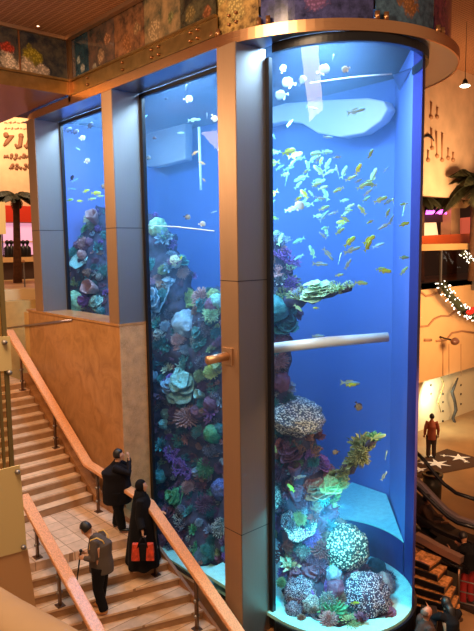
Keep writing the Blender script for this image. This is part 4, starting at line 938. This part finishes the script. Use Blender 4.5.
# spotlight on the right
e = empty('spotlight', onx(465, 84, -10.5), 'small lit round spotlight hanging at upper right', 'spotlight')
p = onx(465, 86, -10.5); part(MB().tube([p + Vector((0, 0, .02)), p + Vector((0, 0, .18)), p + Vector((0, 0, .25)), (p.x, p.y, 12.95)], [.11, .07, .012, .006], 12), 'housing', DARKM, e); part(MB().ball(p, (.16, .16, .045), 12, 8), 'lamp', lit('spot_lamp', (1, .85, .6), 12), e)
# hanging globe lamp
p = onx(455, 341, -12.8); e = empty('wall_lamp', p, 'small dark bowl-shaped lamp on the apricot wall', 'lamp')
part(MB().ball(p, (.16, .26, .17), 14, 10, lambda d: 1 if d.z < .3 else .85), 'bowl', M('bowl_brown', (.16, .06, .035), .4), e); part(MB().tube([p, (XR, p.y, p.z + .1)], [.04, .04], 8), 'arm', DARKM, e)
for i, px in enumerate((443, 449, 461)):
    a, b = onx(px, 344, XR + .02), onx(px, 376, XR + .02)
    tag(MB().tube([a, b], [.012, .012], 6).build('wall_joint', KN), ('leftmost', 'middle', 'rightmost')[i] + ' thin upright joint line on the apricot wall under the bowl lamp', 'joint')
# garland
gr = empty('garland', onx(441, 284, -12.6), 'dark green swag garland full of white lights with a red bow', 'garland')
GL = [(470, 243), (474, 262)]; gp = [onx(a, b, -12.75) for a, b in [(442, 284), (447, 292), (454, 301), (462, 309), (472, 315), (484, 318)]]
mb = MB(); ml = MB(); rg = random.Random(2)
def along(P, u): k = min(len(P) - 2, int(u * (len(P) - 1))); return P[k].lerp(P[k + 1], u * (len(P) - 1) - k)
part(MB().tube(gp, [.10, .14, .17, .18, .18, .18], 10), 'core', M('fir_green', (.03, .04, .015), .9), gr)
for i in range(420):
    c_ = along(gp, rg.random()); d = Vector((rg.gauss(0, 1), rg.gauss(0, 1), rg.gauss(0, 1))).normalized(); mb.add([c_ + d * .1 + Vector((.02, .02, 0)), c_ + d * .1 - Vector((.02, .02, 0)), c_ + d * rg.uniform(.22, .34)], [(0, 1, 2)])
    if i % 3 == 0: ml.ball(c_ + d * .25, .026, 6, 4)
tag(part(mb, 'needles', M('fir_needles', (.05, .05, .02), .8), gr), kind='stuff'); tag(part(ml, 'light_bulbs', lit('garland_light', (1, .9, .75), 5), gr), kind='stuff')
p = onx(470, 312, -12.4); part(MB().ball(p, (.1, .3, .12), 12, 8).ball(p + Vector((0, .25, .08)), (.09, .2, .12), 10, 8), 'bow', M('red_bow', (.7, .02, .02), .5), gr)
g2 = empty('garland', onx(474, 250, -12.6), 'upper stretch of lit garland hanging at the right edge below the rail', 'garland')
gp2 = [onx(a, b, -12.9) for a, b in [(462, 252), (468, 257), (474, 265), (482, 268)]]; mb = MB(); ml = MB()
for i in range(160):
    c_ = along(gp2, rg.random()); d = Vector((rg.gauss(0, 1), rg.gauss(0, 1), rg.gauss(0, 1))).normalized(); mb.add([c_ + Vector((.02, .02, 0)), c_ - Vector((.02, .02, 0)), c_ + d * rg.uniform(.12, .22)], [(0, 1, 2)])
    if i % 4 == 0: ml.ball(c_ + d * .15, .022, 6, 4)
tag(part(mb, 'needles', bpy.data.materials['fir_needles'], g2), kind='stuff'); tag(part(ml, 'light_bulbs', bpy.data.materials['garland_light'], g2), kind='stuff')
# ground floor shopfront
GF = -2.4
S('wall_right_shop', MB().box(-14.3, -14.2, 13, 36, GF, onx(450, 374, XR).z), M('shop_pale_wall', (.80, .66, .42), .6))
area('shop_window_light', onx(440, 395, -13.4), onx(445, 410, -14.3), .8, 60, (.85, 1, .75))
for i, px in enumerate((434, 470)):
    a, b = onx(px, 372, -13.7), onx(px, 440, -13.7)
sw = [(458, 378), (455, 385), (452, 392), (455, 402), (456, 410), (453, 418), (457, 428), (453, 436), (451, 446)]
tag(MB().tube([onx(a, b, -13.8) for a, b in sw], [.03, .06, .08, .07, .08, .07, .08, .05, .02], 8).build('hanging_ribbon', M('dark_ribbon', (.06, .05, .045), .5)), 'dark wavy ribbon hanging in the bright lower shop window', 'ribbon')
sw = [(441, 377), (444, 385), (441, 393), (438, 402), (441, 412)]
tag(MB().tube([onx(a, b, -13.9) for a, b in sw], [.02, .03, .03, .03, .02], 8).build('hanging_ribbon', M('gold_ribbon', (.35, .25, .08), .5)), 'thin gold wavy ribbon hanging left of the dark one', 'ribbon')
ri = 0
for (a, b) in [(431, 385), (431, 394), (443, 382), (443, 394), (443, 402), (443, 411), (443, 421), (461, 385), (461, 394), (461, 404)]:
    ri += 1; tag(MB().ball(onx(a, b, -14.17), (.03, .05, .05), 8, 6).build('wall_stud', DARKM), ('upper stud of the left pair', 'lower stud of the left pair', 'topmost stud of the middle row', 'second stud of the middle row', 'third stud of the middle row', 'fourth stud of the middle row', 'lowest stud of the middle row', 'topmost stud of the right row', 'middle stud of the right row', 'lowest stud of the right row')[ri - 1] + ' on the bright shop wall', 'stud', 'dark studs on the shop wall')
# star mat
MATB = M('dark_brown_mat', (.075, .035, .022), .8)
mp = [onz(a, b, GF) for a, b in [(414, 462), (447, 449), (480, 459), (480, 466), (440, 474), (414, 480)]]
mt = empty('floor_mat', (mp[0].x, mp[0].y, GF), 'dark brown floor mat with white starfish shapes on the lower floor', 'mat')
part(MB().prism([(p.x, p.y) for p in mp], GF, GF + .015), 'mat_base', MATB, mt)
def splat(c_, r, n_, rot, el=1.0):
    P = []
    for i in range(n_ * 2): a = 2 * PI * i / (n_ * 2) + rot; k = r if i % 2 == 0 else r * .32; P.append((c_.x + k * math.cos(a), c_.y + k * math.sin(a) * el))
    return MB().prism(P, GF + .015, GF + .022)
MW = lit('mat_white_glow', (.9, .85, .7), .25)  # faint glow added to the white starfish print
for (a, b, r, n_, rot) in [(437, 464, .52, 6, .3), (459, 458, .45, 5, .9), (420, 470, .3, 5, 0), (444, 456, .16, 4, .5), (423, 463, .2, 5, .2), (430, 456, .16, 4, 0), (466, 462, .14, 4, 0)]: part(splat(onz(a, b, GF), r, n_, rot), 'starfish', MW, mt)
# litter bin
p = onz(432, 498, GF); e = empty('litter_bin', p, 'round black litter bin on the tan lower floor', 'litter bin')
part(MB().tube([p + Vector((0, 0, 0)), p + Vector((0, 0, .75))], [.28, .30], 24), 'body', M('bin_black', (.03, .03, .02), .4), e); part(ring(arc(p.x, p.y, .33, 0, 345, 23), arc(p.x, p.y, .22, 0, 345, 23), GF + .75, GF + .83), 'rim', DARKM, e); part(MB().tube([(p.x, p.y, GF + .752), (p.x, p.y, GF + .755)], [.22, .22], 20), 'opening', BLACK, e)

# ------------------------------------------------------------------ people (local frame: facing +y, feet on z=0)
SKIN = M('skin', (.62, .30, .17), .5); SKIN_D = M('skin_tanned', (.50, .22, .11), .5)
HAIR = M('black_hair', (.012, .009, .008), .45); BLACKCLOTH = M('black_cloth', (.006, .005, .006), .9, bump=.3, bscale=25, spec=.2)
NAVY = M('dark_coat_cloth', (.008, .006, .008), .9, spec=.2, bump=.3, bscale=20); GREYJ = M('grey_jacket_cloth', (.085, .062, .05), .8, bump=.3, bscale=30)
SHOE_B = M('black_shoe', (.02, .015, .012), .3); SHOE_T = M('tan_shoe', (.62, .26, .07), .4); GOLD = M('gold_cord', (.8, .5, .12), .4)
RED = M('red_leather', (.62, .055, .02), .4, var=.45, vscale=14, bump=.8, bscale=18)
def limb(mb, pts, rads, n=12): return mb.tube(pts, rads, n)
def remesh(o, vox, sm=4):
    m = o.modifiers.new('remesh', 'REMESH'); m.mode = 'VOXEL'; m.voxel_size = vox; m.use_smooth_shade = True
    s = o.modifiers.new('smooth', 'SMOOTH'); s.factor = .5; s.iterations = sm; return o
def hand(mb, wrist, d, palm_n, curl=.5, side=1):
    """palm and five unequal bent fingers; d = pointing direction, palm_n = palm normal"""
    w_, d, nrm = Vector(wrist), Vector(d).normalized(), Vector(palm_n).normalized(); lat = d.cross(nrm).normalized() * side
    mb.tube([w_, w_ + d * .04, w_ + d * .085], [(.022, .026), (.036, .017), (.038, .015)], 10, up=nrm)
    for i, (o_, L) in enumerate(((-.030, .060), (-.010, .075), (.010, .080), (.029, .070))):
        b = w_ + d * .08 + lat * o_; P = [b]; a = 0
        for s_ in (.45, .32, .23): a += curl * .9; dd = d * math.cos(a) + nrm * math.sin(a); P.append(P[-1] + dd * L * s_)
        mb.tube(P, [.0095, .009, .008, .006], 8)
    b = w_ + d * .025 - lat * .028; mb.tube([b, b + (d * .5 - lat * .8 + nrm * .3).normalized() * .035, b + (d * .8 - lat * .5 + nrm * .5).normalized() * .065], [.012, .0105, .008], 8)
def head(mb, c, f, up=(0, 0, 1), s=1.0):
    c, f, up = Vector(c), Vector(f).normalized(), Vector(up); up = (up - f * up.dot(f)).normalized(); r = f.cross(up)
    Mx = Matrix((r, f, up)).transposed()
    def P(x, y, z): return c + Mx @ Vector((x, y, z)) * s
    mb.ball(c, (.076 * s, .095 * s, .115 * s), 20, 14, lambda d: 1 - (.14 * max(0, -d.z) if abs(d.x) > .3 else 0), Mx)
    mb.ball(P(0, .035, -.06), (.052 * s, .055 * s, .055 * s), 12, 8, None, Mx)
    mb.tube([P(0, .085, .02), P(0, .112, -.015), P(0, .092, -.028)], [.008 * s, .014 * s, .012 * s], 8)
    mb.ball(P(0, .090, -.05), (.024 * s, .010 * s, .008 * s), 8, 6, None, Mx)
    for sx in (-1, 1): mb.ball(P(sx * .078, -.005, -.005), (.010 * s, .022 * s, .032 * s), 8, 6, None, Mx); mb.ball(P(sx * .03, .080, .012), (.014 * s, .012 * s, .008 * s), 8, 6, None, Mx)
    return P, Mx
def figure(name, label, loc, rz, J, skin, top, pants, shoe, hair=HAIR, girth=1.0, hairstyle='short', coat=None, scale=1.0, hands=((0, 0), (0, 0)), fine=True):
    e = empty(name, (0, 0, 0), label, 'person'); g = girth
    b = MB(); V_ = {k: Vector(v) for k, v in J.items()}
    pel, che, nek, hd = V_['pelvis'], V_['chest'], V_['neck'], V_['head']
    limb(b, [pel, pel.lerp(che, .5), che, nek + Vector((0, 0, -.03))], [(.15 * g, .10 * g), (.14 * g, .10 * g), (.17 * g, .105 * g), (.07, .065)], 16)
    limb(b, [nek + Vector((0, 0, -.06)), hd + Vector((0, 0, -.05))], [.058, .052], 12)
    f = V_.get('look', Vector((0, 1, 0))); P, Mx = head(b, hd, f)
    for s_ in 'lr':
        sh, el, wr = V_['sh' + s_], V_['el' + s_], V_['wr' + s_]
        limb(b, [che.lerp(sh, .4), sh, sh.lerp(el, .5), el, el.lerp(wr, .35), wr], [.06, .056, .048, .038, .037, .024])
        hp, kn, an, to = V_['hip' + s_], V_['kn' + s_], V_['an' + s_], V_['toe' + s_]
        limb(b, [hp, hp.lerp(kn, .4), kn, kn.lerp(an, .35), an], [.088, .075, .055, .054, .036]); limb(b, [an + Vector((0, 0, -.02)), to], [.036, .028])
        hdv = V_.get('hd' + s_, (wr - el).normalized()); pn = V_.get('pn' + s_, Vector((0, 1, 0))); hand(b, wr, hdv, pn, .55, 1 if s_ == 'l' else -1)
    bo = part(b, 'body', skin, e); remesh(bo, .0095 if fine else .016, 2)
    # jacket or coat
    c = MB(); bulk = 1.16
    low = coat if coat is not None else -.02
    hem = pel + Vector((0, 0, low))
    pts = [hem, pel + Vector((0, 0, .02)), pel.lerp(che, .5), che, che.lerp(nek, .72), nek + Vector((0, 0, .015))]
    limb(c, pts, [(.185 * g, .155 * g), (.185 * g, .15 * g), (.17 * g, .135 * g), (.195 * g, .14 * g), (.13, .10), (.068, .066)], 20)
    for s_ in 'lr':
        sh, el, wr = V_['sh' + s_], V_['el' + s_], V_['wr' + s_]; cu = el.lerp(wr, .93)
        limb(c, [che.lerp(sh, .3), sh, sh.lerp(el, .5), el, el.lerp(cu, .5), cu], [.09, .078, .068, .058, .052, .043])
    remesh(part(c, 'coat' if coat is not None else 'jacket', top, e), .014, 5)
    p_ = MB(); limb(p_, [pel + Vector((0, 0, .05)), pel + Vector((0, 0, -.06))], [(.16 * g, .13 * g), (.165 * g, .13 * g)], 16)
    for s_ in 'lr':
        hp, kn, an = V_['hip' + s_], V_['kn' + s_], V_['an' + s_]
        limb(p_, [hp + Vector((0, 0, .02)), hp.lerp(kn, .5), kn, kn.lerp(an, .5), an + Vector((0, 0, .015))], [.108 * g, .095 * g, .078 * min(g, 1.3), .074 * min(g, 1.3), .070 * min(g, 1.2)])
    remesh(part(p_, 'trousers', pants, e), .014, 4)
    for s_ in 'lr':
        an, to = V_['an' + s_], V_['toe' + s_]; q = MB(); dv = (to - an); dv.z = 0; dv.normalize(); h0 = an.z - .05
        limb(q, [Vector((an.x, an.y, h0 + .03)) - dv * .06, Vector((an.x, an.y, h0 + .045)), Vector((an.x, an.y, h0 + .035)) + dv * .09, Vector((an.x, an.y, h0 + .022)) + dv * .19], [(.036, .028), (.044, .04), (.045, .032), (.03, .018)], 12)
        part(q, 'shoe', shoe, e)
    h_ = MB(); up = Mx @ Vector((0, 0, 1)); fw = Mx @ Vector((0, 1, 0))
    if hairstyle == 'short': h_.ball(hd + up * .020 - fw * .014, (.094, .108, .125), 20, 14, lambda d: .72 if (d.y > .35 and d.z < .25) or d.z < -.5 else 1 + .03 * math.sin(d.x * 20), Mx)
    elif hairstyle == 'long': h_.ball(hd + up * .015 - fw * .018, (.092, .105, .12), 20, 14, lambda d: .72 if d.y > .35 and d.z < .3 else 1, Mx); limb(h_, [hd - fw * .04, hd - fw * .09 - up * .15, hd - fw * .08 - up * .3], [.08, .075, .03])
    elif hairstyle == 'thin': h_.ball(hd - up * .01 - fw * .02, (.080, .092, .10), 20, 14, lambda d: .7 if d.z > .45 or d.y > .3 or d.z < -.5 else 1, Mx)
    if h_.v: part(h_, 'hair', hair, e)
    e.location = loc; e.rotation_euler = (0, 0, math.radians(rz)); e.scale = (scale,) * 3
    return e
def joints(**k):
    J = dict(pelvis=(0, 0, .93), chest=(0, .0, 1.27), neck=(0, 0, 1.47), head=(0, .02, 1.61), shl=(-.19, 0, 1.40), shr=(.19, 0, 1.40), ell=(-.24, -.02, 1.12), elr=(.24, -.02, 1.12), wrl=(-.25, .06, .88), wrr=(.25, .06, .88),
             hipl=(-.09, 0, .88), hipr=(.09, 0, .88), knl=(-.10, .02, .48), knr=(.10, .02, .48), anl=(-.11, 0, .08), anr=(.11, 0, .08), toel=(-.12, .13, .04), toer=(.12, .13, .04)); J.update(k); return J
# man looking into the tank, both hands up at his face
figure('person', 'person in a long black coat facing the tank with both hands raised to the face', (-10.62, 6.12, 0), -32,
       joints(elr=(.27, .26, 1.30), wrr=(.10, .26, 1.53), ell=(-.27, .26, 1.28), wrl=(-.10, .26, 1.50), hdr=(-.15, 0, .9), hdl=(.15, 0, .9), pnr=(0, -1, 0), pnl=(0, -1, 0), look=(0, 1, .05), head=(0, .06, 1.60), anl=(-.12, -.05, .08), anr=(.12, .08, .08), toel=(-.14, .08, .04), toer=(.14, .21, .04)),
       SKIN, NAVY, BLACKCLOTH, SHOE_B, girth=1.6, coat=-.30)
# young man with a stick
fm = figure('person', 'person in a grey-brown jacket with gold shoulder cord looking down at a stick', (-9.32, 4.98, -.68), 128,
       joints(pelvis=(0, -.02, .92), chest=(0, .0, 1.25), neck=(0, .12, 1.43), head=(0, .24, 1.53), look=(0, .75, -.62), shl=(-.18, .03, 1.37), shr=(.18, .03, 1.37), ell=(-.22, .02, 1.10), elr=(.22, .02, 1.10), wrl=(-.07, .27, 1.02), wrr=(.07, .29, 1.06), hdl=(.3, .9, -.1), hdr=(-.3, .9, -.1), pnl=(1, 0, -.3), pnr=(-1, 0, -.3),
              anl=(-.10, -.08, .08), anr=(.10, .08, .08), toel=(-.12, .05, .04), toer=(.13, .21, .04)),
       SKIN, GREYJ, BLACKCLOTH, SHOE_T, coat=-.14, girth=1.2)
part(MB().tube([(-.05, .16, 1.36), (-.17, .05, 1.44), (-.17, -.07, 1.40), (-.05, -.12, 1.30)], [.011] * 4, 8), 'shoulder_cord', GOLD, fm) if False else None
_c = MB().tube([(.20, .10, 1.26), (.17, .085, 1.42), (.15, -.02, 1.46), (.12, -.11, 1.40), (.05, -.145, 1.25)], [.012] * 5, 8).build('shoulder_cord', GOLD); _c.parent = fm
_c = MB().tube([(-.20, .10, 1.26), (-.17, .085, 1.42), (-.15, -.02, 1.46), (-.12, -.11, 1.40), (-.05, -.145, 1.25)], [.012] * 5, 8).build('shoulder_cord', GOLD); _c.parent = fm
_M = Matrix.Translation((-9.32, 4.98, -.68)) @ Matrix.Rotation(math.radians(128), 4, 'Z')
a_, b_ = _M @ Vector((0, .36, 1.12)), _M @ Vector((0, .52, .20))
sk = empty('walking_stick', b_, 'thin black stick with a round grip held upright by the person in grey', 'stick')
part(MB().tube([a_, b_], [.014, .012], 10), 'shaft', DARKM, sk); part(MB().ball(a_, .03, 12, 8), 'grip', DARKM, sk)
# woman in black robe
def robed(loc, rz):
    e = empty('person', (0, 0, 0), 'person in a floor-length black robe and headscarf holding a red and black handbag', 'person')
    b = MB(); limb(b, [(0, 0, .85), (0, 0, 1.1), (0, 0, 1.3), (0, 0, 1.42)], [(.15, .11), (.13, .10), (.16, .10), (.06, .06)], 16); limb(b, [(0, 0, 1.38), (0, .02, 1.52)], [.05, .048]); head(b, (0, .02, 1.57), (0, 1, .1), s=.97)
    for s_ in (-1, 1): limb(b, [(s_ * .09, 0, .9), (s_ * .09, 0, .45), (s_ * .09, 0, .06)], [.08, .055, .035]); limb(b, [(s_ * .09, 0, .05), (s_ * .09, .14, .03)], [.035, .028])
    limb(b, [(.1, 0, 1.33), (.17, 0, 1.34), (.24, -.02, 1.05), (.40, .06, .84)], [.05, .05, .038, .024]); hand(b, (.40, .06, .84), (0, 0, -1), (0, 1, 0), 1.1, -1)
    limb(b, [(-.1, 0, 1.33), (-.17, 0, 1.34), (-.22, .12, 1.08), (-.12, .32, 1.00)], [.05, .05, .038, .024]); hand(b, (-.12, .32, 1.00), (.1, 1, -.1), (0, 0, -1), .4, 1)
    remesh(part(b, 'body', SKIN, e), .0095, 2)
    r = MB(); vs = []; n = 40; prof = [(.03, .40, .33), (.10, .40, .33), (.4, .36, .30), (.8, .31, .25), (1.05, .27, .21), (1.25, .25, .18), (1.36, .20, .14), (1.43, .09, .085), (1.46, .07, .07)]
    for z, rx, ry in prof:
        for i in range(n):
            a = 2 * PI * i / n; k = 1 + .09 * math.sin(7 * a + z * 1.5) * max(0, 1.2 - z) / 1.2; vs.append((rx * k * math.cos(a), ry * k * math.sin(a), z))
    m = len(prof); r.add(vs, [(j * n + i, j * n + (i + 1) % n, (j + 1) * n + (i + 1) % n, (j + 1) * n + i) for j in range(m - 1) for i in range(n)] + [tuple(range(n - 1, -1, -1)), tuple((m - 1) * n + i for i in range(n))], True)
    limb(r, [(.1, 0, 1.33), (.18, 0, 1.34), (.25, -.02, 1.05), (.39, .05, .88)], [.08, .075, .075, .075]); limb(r, [(-.1, 0, 1.33), (-.18, 0, 1.34), (-.23, .12, 1.08), (-.14, .28, 1.01)], [.08, .075, .07, .07])
    remesh(part(r, 'robe', BLACKCLOTH, e), .014, 3)
    h = MB(); h.ball((0, -.005, 1.585), (.098, .112, .128), 22, 14, lambda d: .62 if d.y > .55 and -.5 < d.z < .55 else 1); limb(h, [(0, -.03, 1.50), (0, -.02, 1.42), (0, -.02, 1.34)], [(.095, .10), (.12, .12), (.19, .15)], 18)
    part(h, 'headscarf', BLACKCLOTH, e)
    for s_ in (-1, 1):
        q = MB(); limb(q, [(s_ * .09, -.05, .03), (s_ * .09, .06, .035), (s_ * .09, .18, .02)], [(.036, .028), (.042, .032), (.03, .02)]); part(q, 'shoe', SHOE_B, e)
    e.location = loc; e.rotation_euler = (0, 0, math.radians(rz)); return e
WL = Vector((-9.68, 6.10, -.34)); robed(WL, -40)
_M = Matrix.Translation(WL) @ Matrix.Rotation(math.radians(-40), 4, 'Z'); hp = _M @ Vector((.40, .07, .77))
# the bag hangs towards the stairs
bg_ = empty('handbag', hp, 'red handbag with black middle strip and black handles in front of the robe', 'handbag')
rt = Vector((cr[0], cr[1], 0)).normalized(); bk = Vector((cf[0], cf[1], 0)).normalized(); hp = hp - bk * .10
def bagbox(u0, u1, z0, z1, th, name, mat, taper=.03):
    mb = MB(); vs = []
    for z, t_ in ((z0, 0), (z1, taper)):
        for su, sv in ((u0 + t_, -th), (u1 - t_, -th), (u1 - t_, th), (u0 + t_, th)): vs.append(hp + rt * su + bk * sv * (1 if z == z0 else .5) + Vector((0, 0, z)))
    mb.add(vs, [(3, 2, 1, 0), (4, 5, 6, 7), (0, 1, 5, 4), (1, 2, 6, 5), (2, 3, 7, 6), (3, 0, 4, 7)]); o = part(mb, name, mat, bg_, bevel=.015); return o
bagbox(-.22, .22, -.42, -.10, .06, 'bag_body', BLACKCLOTH); bagbox(-.215, -.055, -.41, -.09, .075, 'red_panel', RED, .02); bagbox(.055, .215, -.41, -.09, .075, 'red_panel', RED, .02)
for sv in (-.04, .04):
    part(MB().tube([hp + rt * -.09 + bk * sv + Vector((0, 0, -.16)), hp + rt * -.06 + bk * sv + Vector((0, 0, -.05)), hp + bk * .06 + Vector((0, 0, .02)), hp + rt * .06 + bk * sv + Vector((0, 0, -.05)), hp + rt * .09 + bk * sv + Vector((0, 0, -.16))], [.012] * 5, 8), 'handle', BLACKCLOTH, bg_)

# people at the lower right
RUST = M('rust_cloth', (.30, .06, .025), .7); DKB = M('dark_brown_cloth', (.05, .022, .015), .8); DKR = M('dark_red_cloth', (.35, .02, .02), .7)
def stand_at(px, py, z_head=-.66, gz=GF): p = onz(px, py, z_head); return Vector((p.x, p.y, gz))
figure('person', 'person with a reddish bald head seen from above beside the tank base', stand_at(426, 608, GF + 1.70), -30, joints(look=(0, .9, -.4), wrl=(-.12, .3, 1.1), wrr=(.14, .32, 1.1)), M('skin_red_brown', (.42, .16, .09), .45), DKB, BLACKCLOTH, SHOE_B, hairstyle='thin', hair=M('thin_grey_hair', (.12, .07, .05), .7), fine=False)
figure('person', 'person in dark clothes reaching a bare orange-lit arm towards the steps', stand_at(453, 604, GF + 1.62), 62, joints(head=(0, .22, 1.50), neck=(0, .14, 1.42), chest=(0, .06, 1.24), look=(0, .8, -.6), elr=(.26, .30, 1.22), wrr=(.22, .55, 1.26), ell=(-.26, .28, 1.2), wrl=(-.18, .52, 1.25), shl=(-.19, .1, 1.36), shr=(.19, .1, 1.36)), SKIN, BLACKCLOTH, BLACKCLOTH, SHOE_B, hairstyle='long', fine=False)
figure('person', 'person in dark top with dark red sleeve bending at the right edge beside the post', stand_at(469, 536, GF + 1.66), 70, joints(head=(0, .18, 1.55), neck=(0, .1, 1.44), look=(0, .8, -.6), elr=(.26, .22, 1.16), wrr=(.18, .45, 1.2), ell=(-.24, .2, 1.14), wrl=(-.14, .44, 1.18)), SKIN_D, BLACKCLOTH, DKR, SHOE_B, fine=False)
figure('person', 'person in a rust striped top and dark trousers standing on the starfish mat', onz(431, 458, GF), 40, joints(), SKIN_D, RUST, DKB, SHOE_B, coat=-.18, girth=1.1, fine=False)
figure('person', 'person in dark clothes with forearm stretched out riding the escalator beside the tank', onz(425, 560, -2.2), -70, joints(elr=(.24, .16, 1.14), wrr=(.16, .42, 1.16), ell=(-.24, .16, 1.14), wrl=(-.16, .4, 1.16)), SKIN_D, M('brown_black_cloth', (.06, .03, .02), .8), BLACKCLOTH, SHOE_B, fine=False)

area('lower_hall_light', (-4.5, 9.5, 3.2), (-6.5, 12.5, -2), 1.0, 240, (1, .5, .25))
# escalators at the lower right
ESCM = M('escalator_skirt', (.34, .22, .17), .35, .7); LIL = M('lilac_skirt', (.42, .36, .42), .35, .6)
def esc(label, y, hand_pts, skirt_pts, skirtmat, w_, wr=.05):
    e = empty('escalator', ony(*hand_pts[0], y), label, 'escalator')
    H = [ony(a, b, y) for a, b in hand_pts]; K = [ony(a, b, y) for a, b in skirt_pts]
    near = 'near' in label
    part(MB().tube(H, [wr] * len(H), 10), 'handrail', BLACK, e)
    part(MB().bar(K, .16, w_), 'skirt', skirtmat, e); part(MB().bar([k + Vector((0, .7, -.4) if near else (0, -.5, -.30)) for k in K], .8, .12), 'step_band', DARKM, e)
    mb = MB(); n_ = min(len(H), len(K))
    for i in range(n_ - 1): mb.quad(K[i], K[i + 1], H[i + 1], H[i])
    part(mb, 'glass_side', m_glass('esc_glass_' + 'abc'[len(ESCS)], (.75, .68, .62), .04), e); ESCS.append(e); return e
ESCS = []
esc('far escalator with thin curving black handrail above the litter bin', 14.2, [(412, 448), (424, 460), (434, 473), (444, 484), (456, 493), (480, 501)], [(412, 476), (424, 487), (436, 500), (446, 510), (458, 518), (480, 526)], LIL, .10)
esc('middle escalator with dark handrail crossing behind the riding person', 13.0, [(412, 482), (424, 494), (436, 506), (448, 517), (458, 523), (480, 529)], [(412, 512), (424, 520), (436, 528), (448, 534), (458, 538), (480, 546)], DARKM, .10)
esc('near escalator with broad brown skirt ending beside the post', 12.0, [(416, 546), (426, 551), (438, 557), (450, 563), (462, 569)], [(416, 536), (426, 541), (438, 548), (450, 554), (462, 560)], ESCM, .16, .03)
tag(MB().box(-9.2, 6, 12.3, 15.5, -2.4, -2.32).build('escalator_pit', M('dark_floor_plate', (.03, .02, .02), .5)), 'dark floor plate under the escalators on the lower floor', 'floor plate')
# stepped platform; glints put into the tread colour as strong variation
e = empty('stepped_platform', onz(415, 612, -2.0), 'low stepped platform with glossy orange-brown treads beside the tank base', 'steps')
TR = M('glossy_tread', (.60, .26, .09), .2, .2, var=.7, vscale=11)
for i in range(6):
    z = -1.15 - .13 * i; L = [(410, 558), (412, 567), (412, 577), (412, 587), (412, 596), (412, 605)][i]; R_ = [(430, 566), (438, 576), (445, 588), (450, 598), (454, 608), (456, 617)][i]
    a, b = onz(*L, z), onz(*R_, z); d = Vector((-b.y + a.y, b.x - a.x, 0)).normalized()
    if d.dot(Vector((cf[0], cf[1], 0))) < 0: d = -d
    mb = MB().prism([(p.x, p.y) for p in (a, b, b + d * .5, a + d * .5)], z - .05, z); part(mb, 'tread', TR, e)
    part(MB().prism([(p.x, p.y) for p in (a - d * .05, b - d * .05, b, a)], z - .1, z + .015), 'nosing', BLACK, e)
    part(MB().prism([(p.x, p.y) for p in (a, b, b + d * .5, a + d * .5)], GF, z - .051), 'riser', DARKM, e)
# slim post and diagonal bars at right edge
a = onz(458, 606, GF + .3); e = empty('barrier_post', a, 'slim grey barrier post with diagonal wires at the right edge', 'post')
part(MB().tube([(a.x, a.y, GF), (a.x, a.y, GF + 1.15)], [.035, .03], 10), 'post', POST, e); part(MB().tube([(a.x, a.y, GF), (a.x, a.y, GF + .03)], [.12, .1], 14), 'foot', POST, e)
for k in range(3): part(MB().tube([(a.x, a.y, GF + .9 - .25 * k), (a.x + 1.2, a.y + .9, GF + .35 - .25 * k + .3)], [.015, .015], 6), 'wire', STEEL, e)
# black segmented guard around the tank foot
for i, (a0, a1) in enumerate(((-84, -66), (-63, -45), (-42, -24), (-21, -3), (0, 18), (21, 39))):
    e = empty('tank_guard', (CX, CY, -1.2), ('first', 'second', 'third', 'fourth', 'fifth', 'sixth')[i] + ' black guard segment round the foot of the round tank counted from the pillar', 'guard rail')
    O = arc(CX, CY, CR + .42, a0, a1, 6); I = arc(CX, CY, CR + .12, a0, a1, 6); part(MB().prism(O + I[::-1], -1.35, -1.16), 'top_slab', BLACK, e, bevel=.02); O = arc(CX, CY, CR + .36, a0 + 1, a1 - 1, 6); I = arc(CX, CY, CR + .16, a0 + 1, a1 - 1, 6); part(MB().prism(O + I[::-1], GF, -1.351), 'base', DARKM, e)
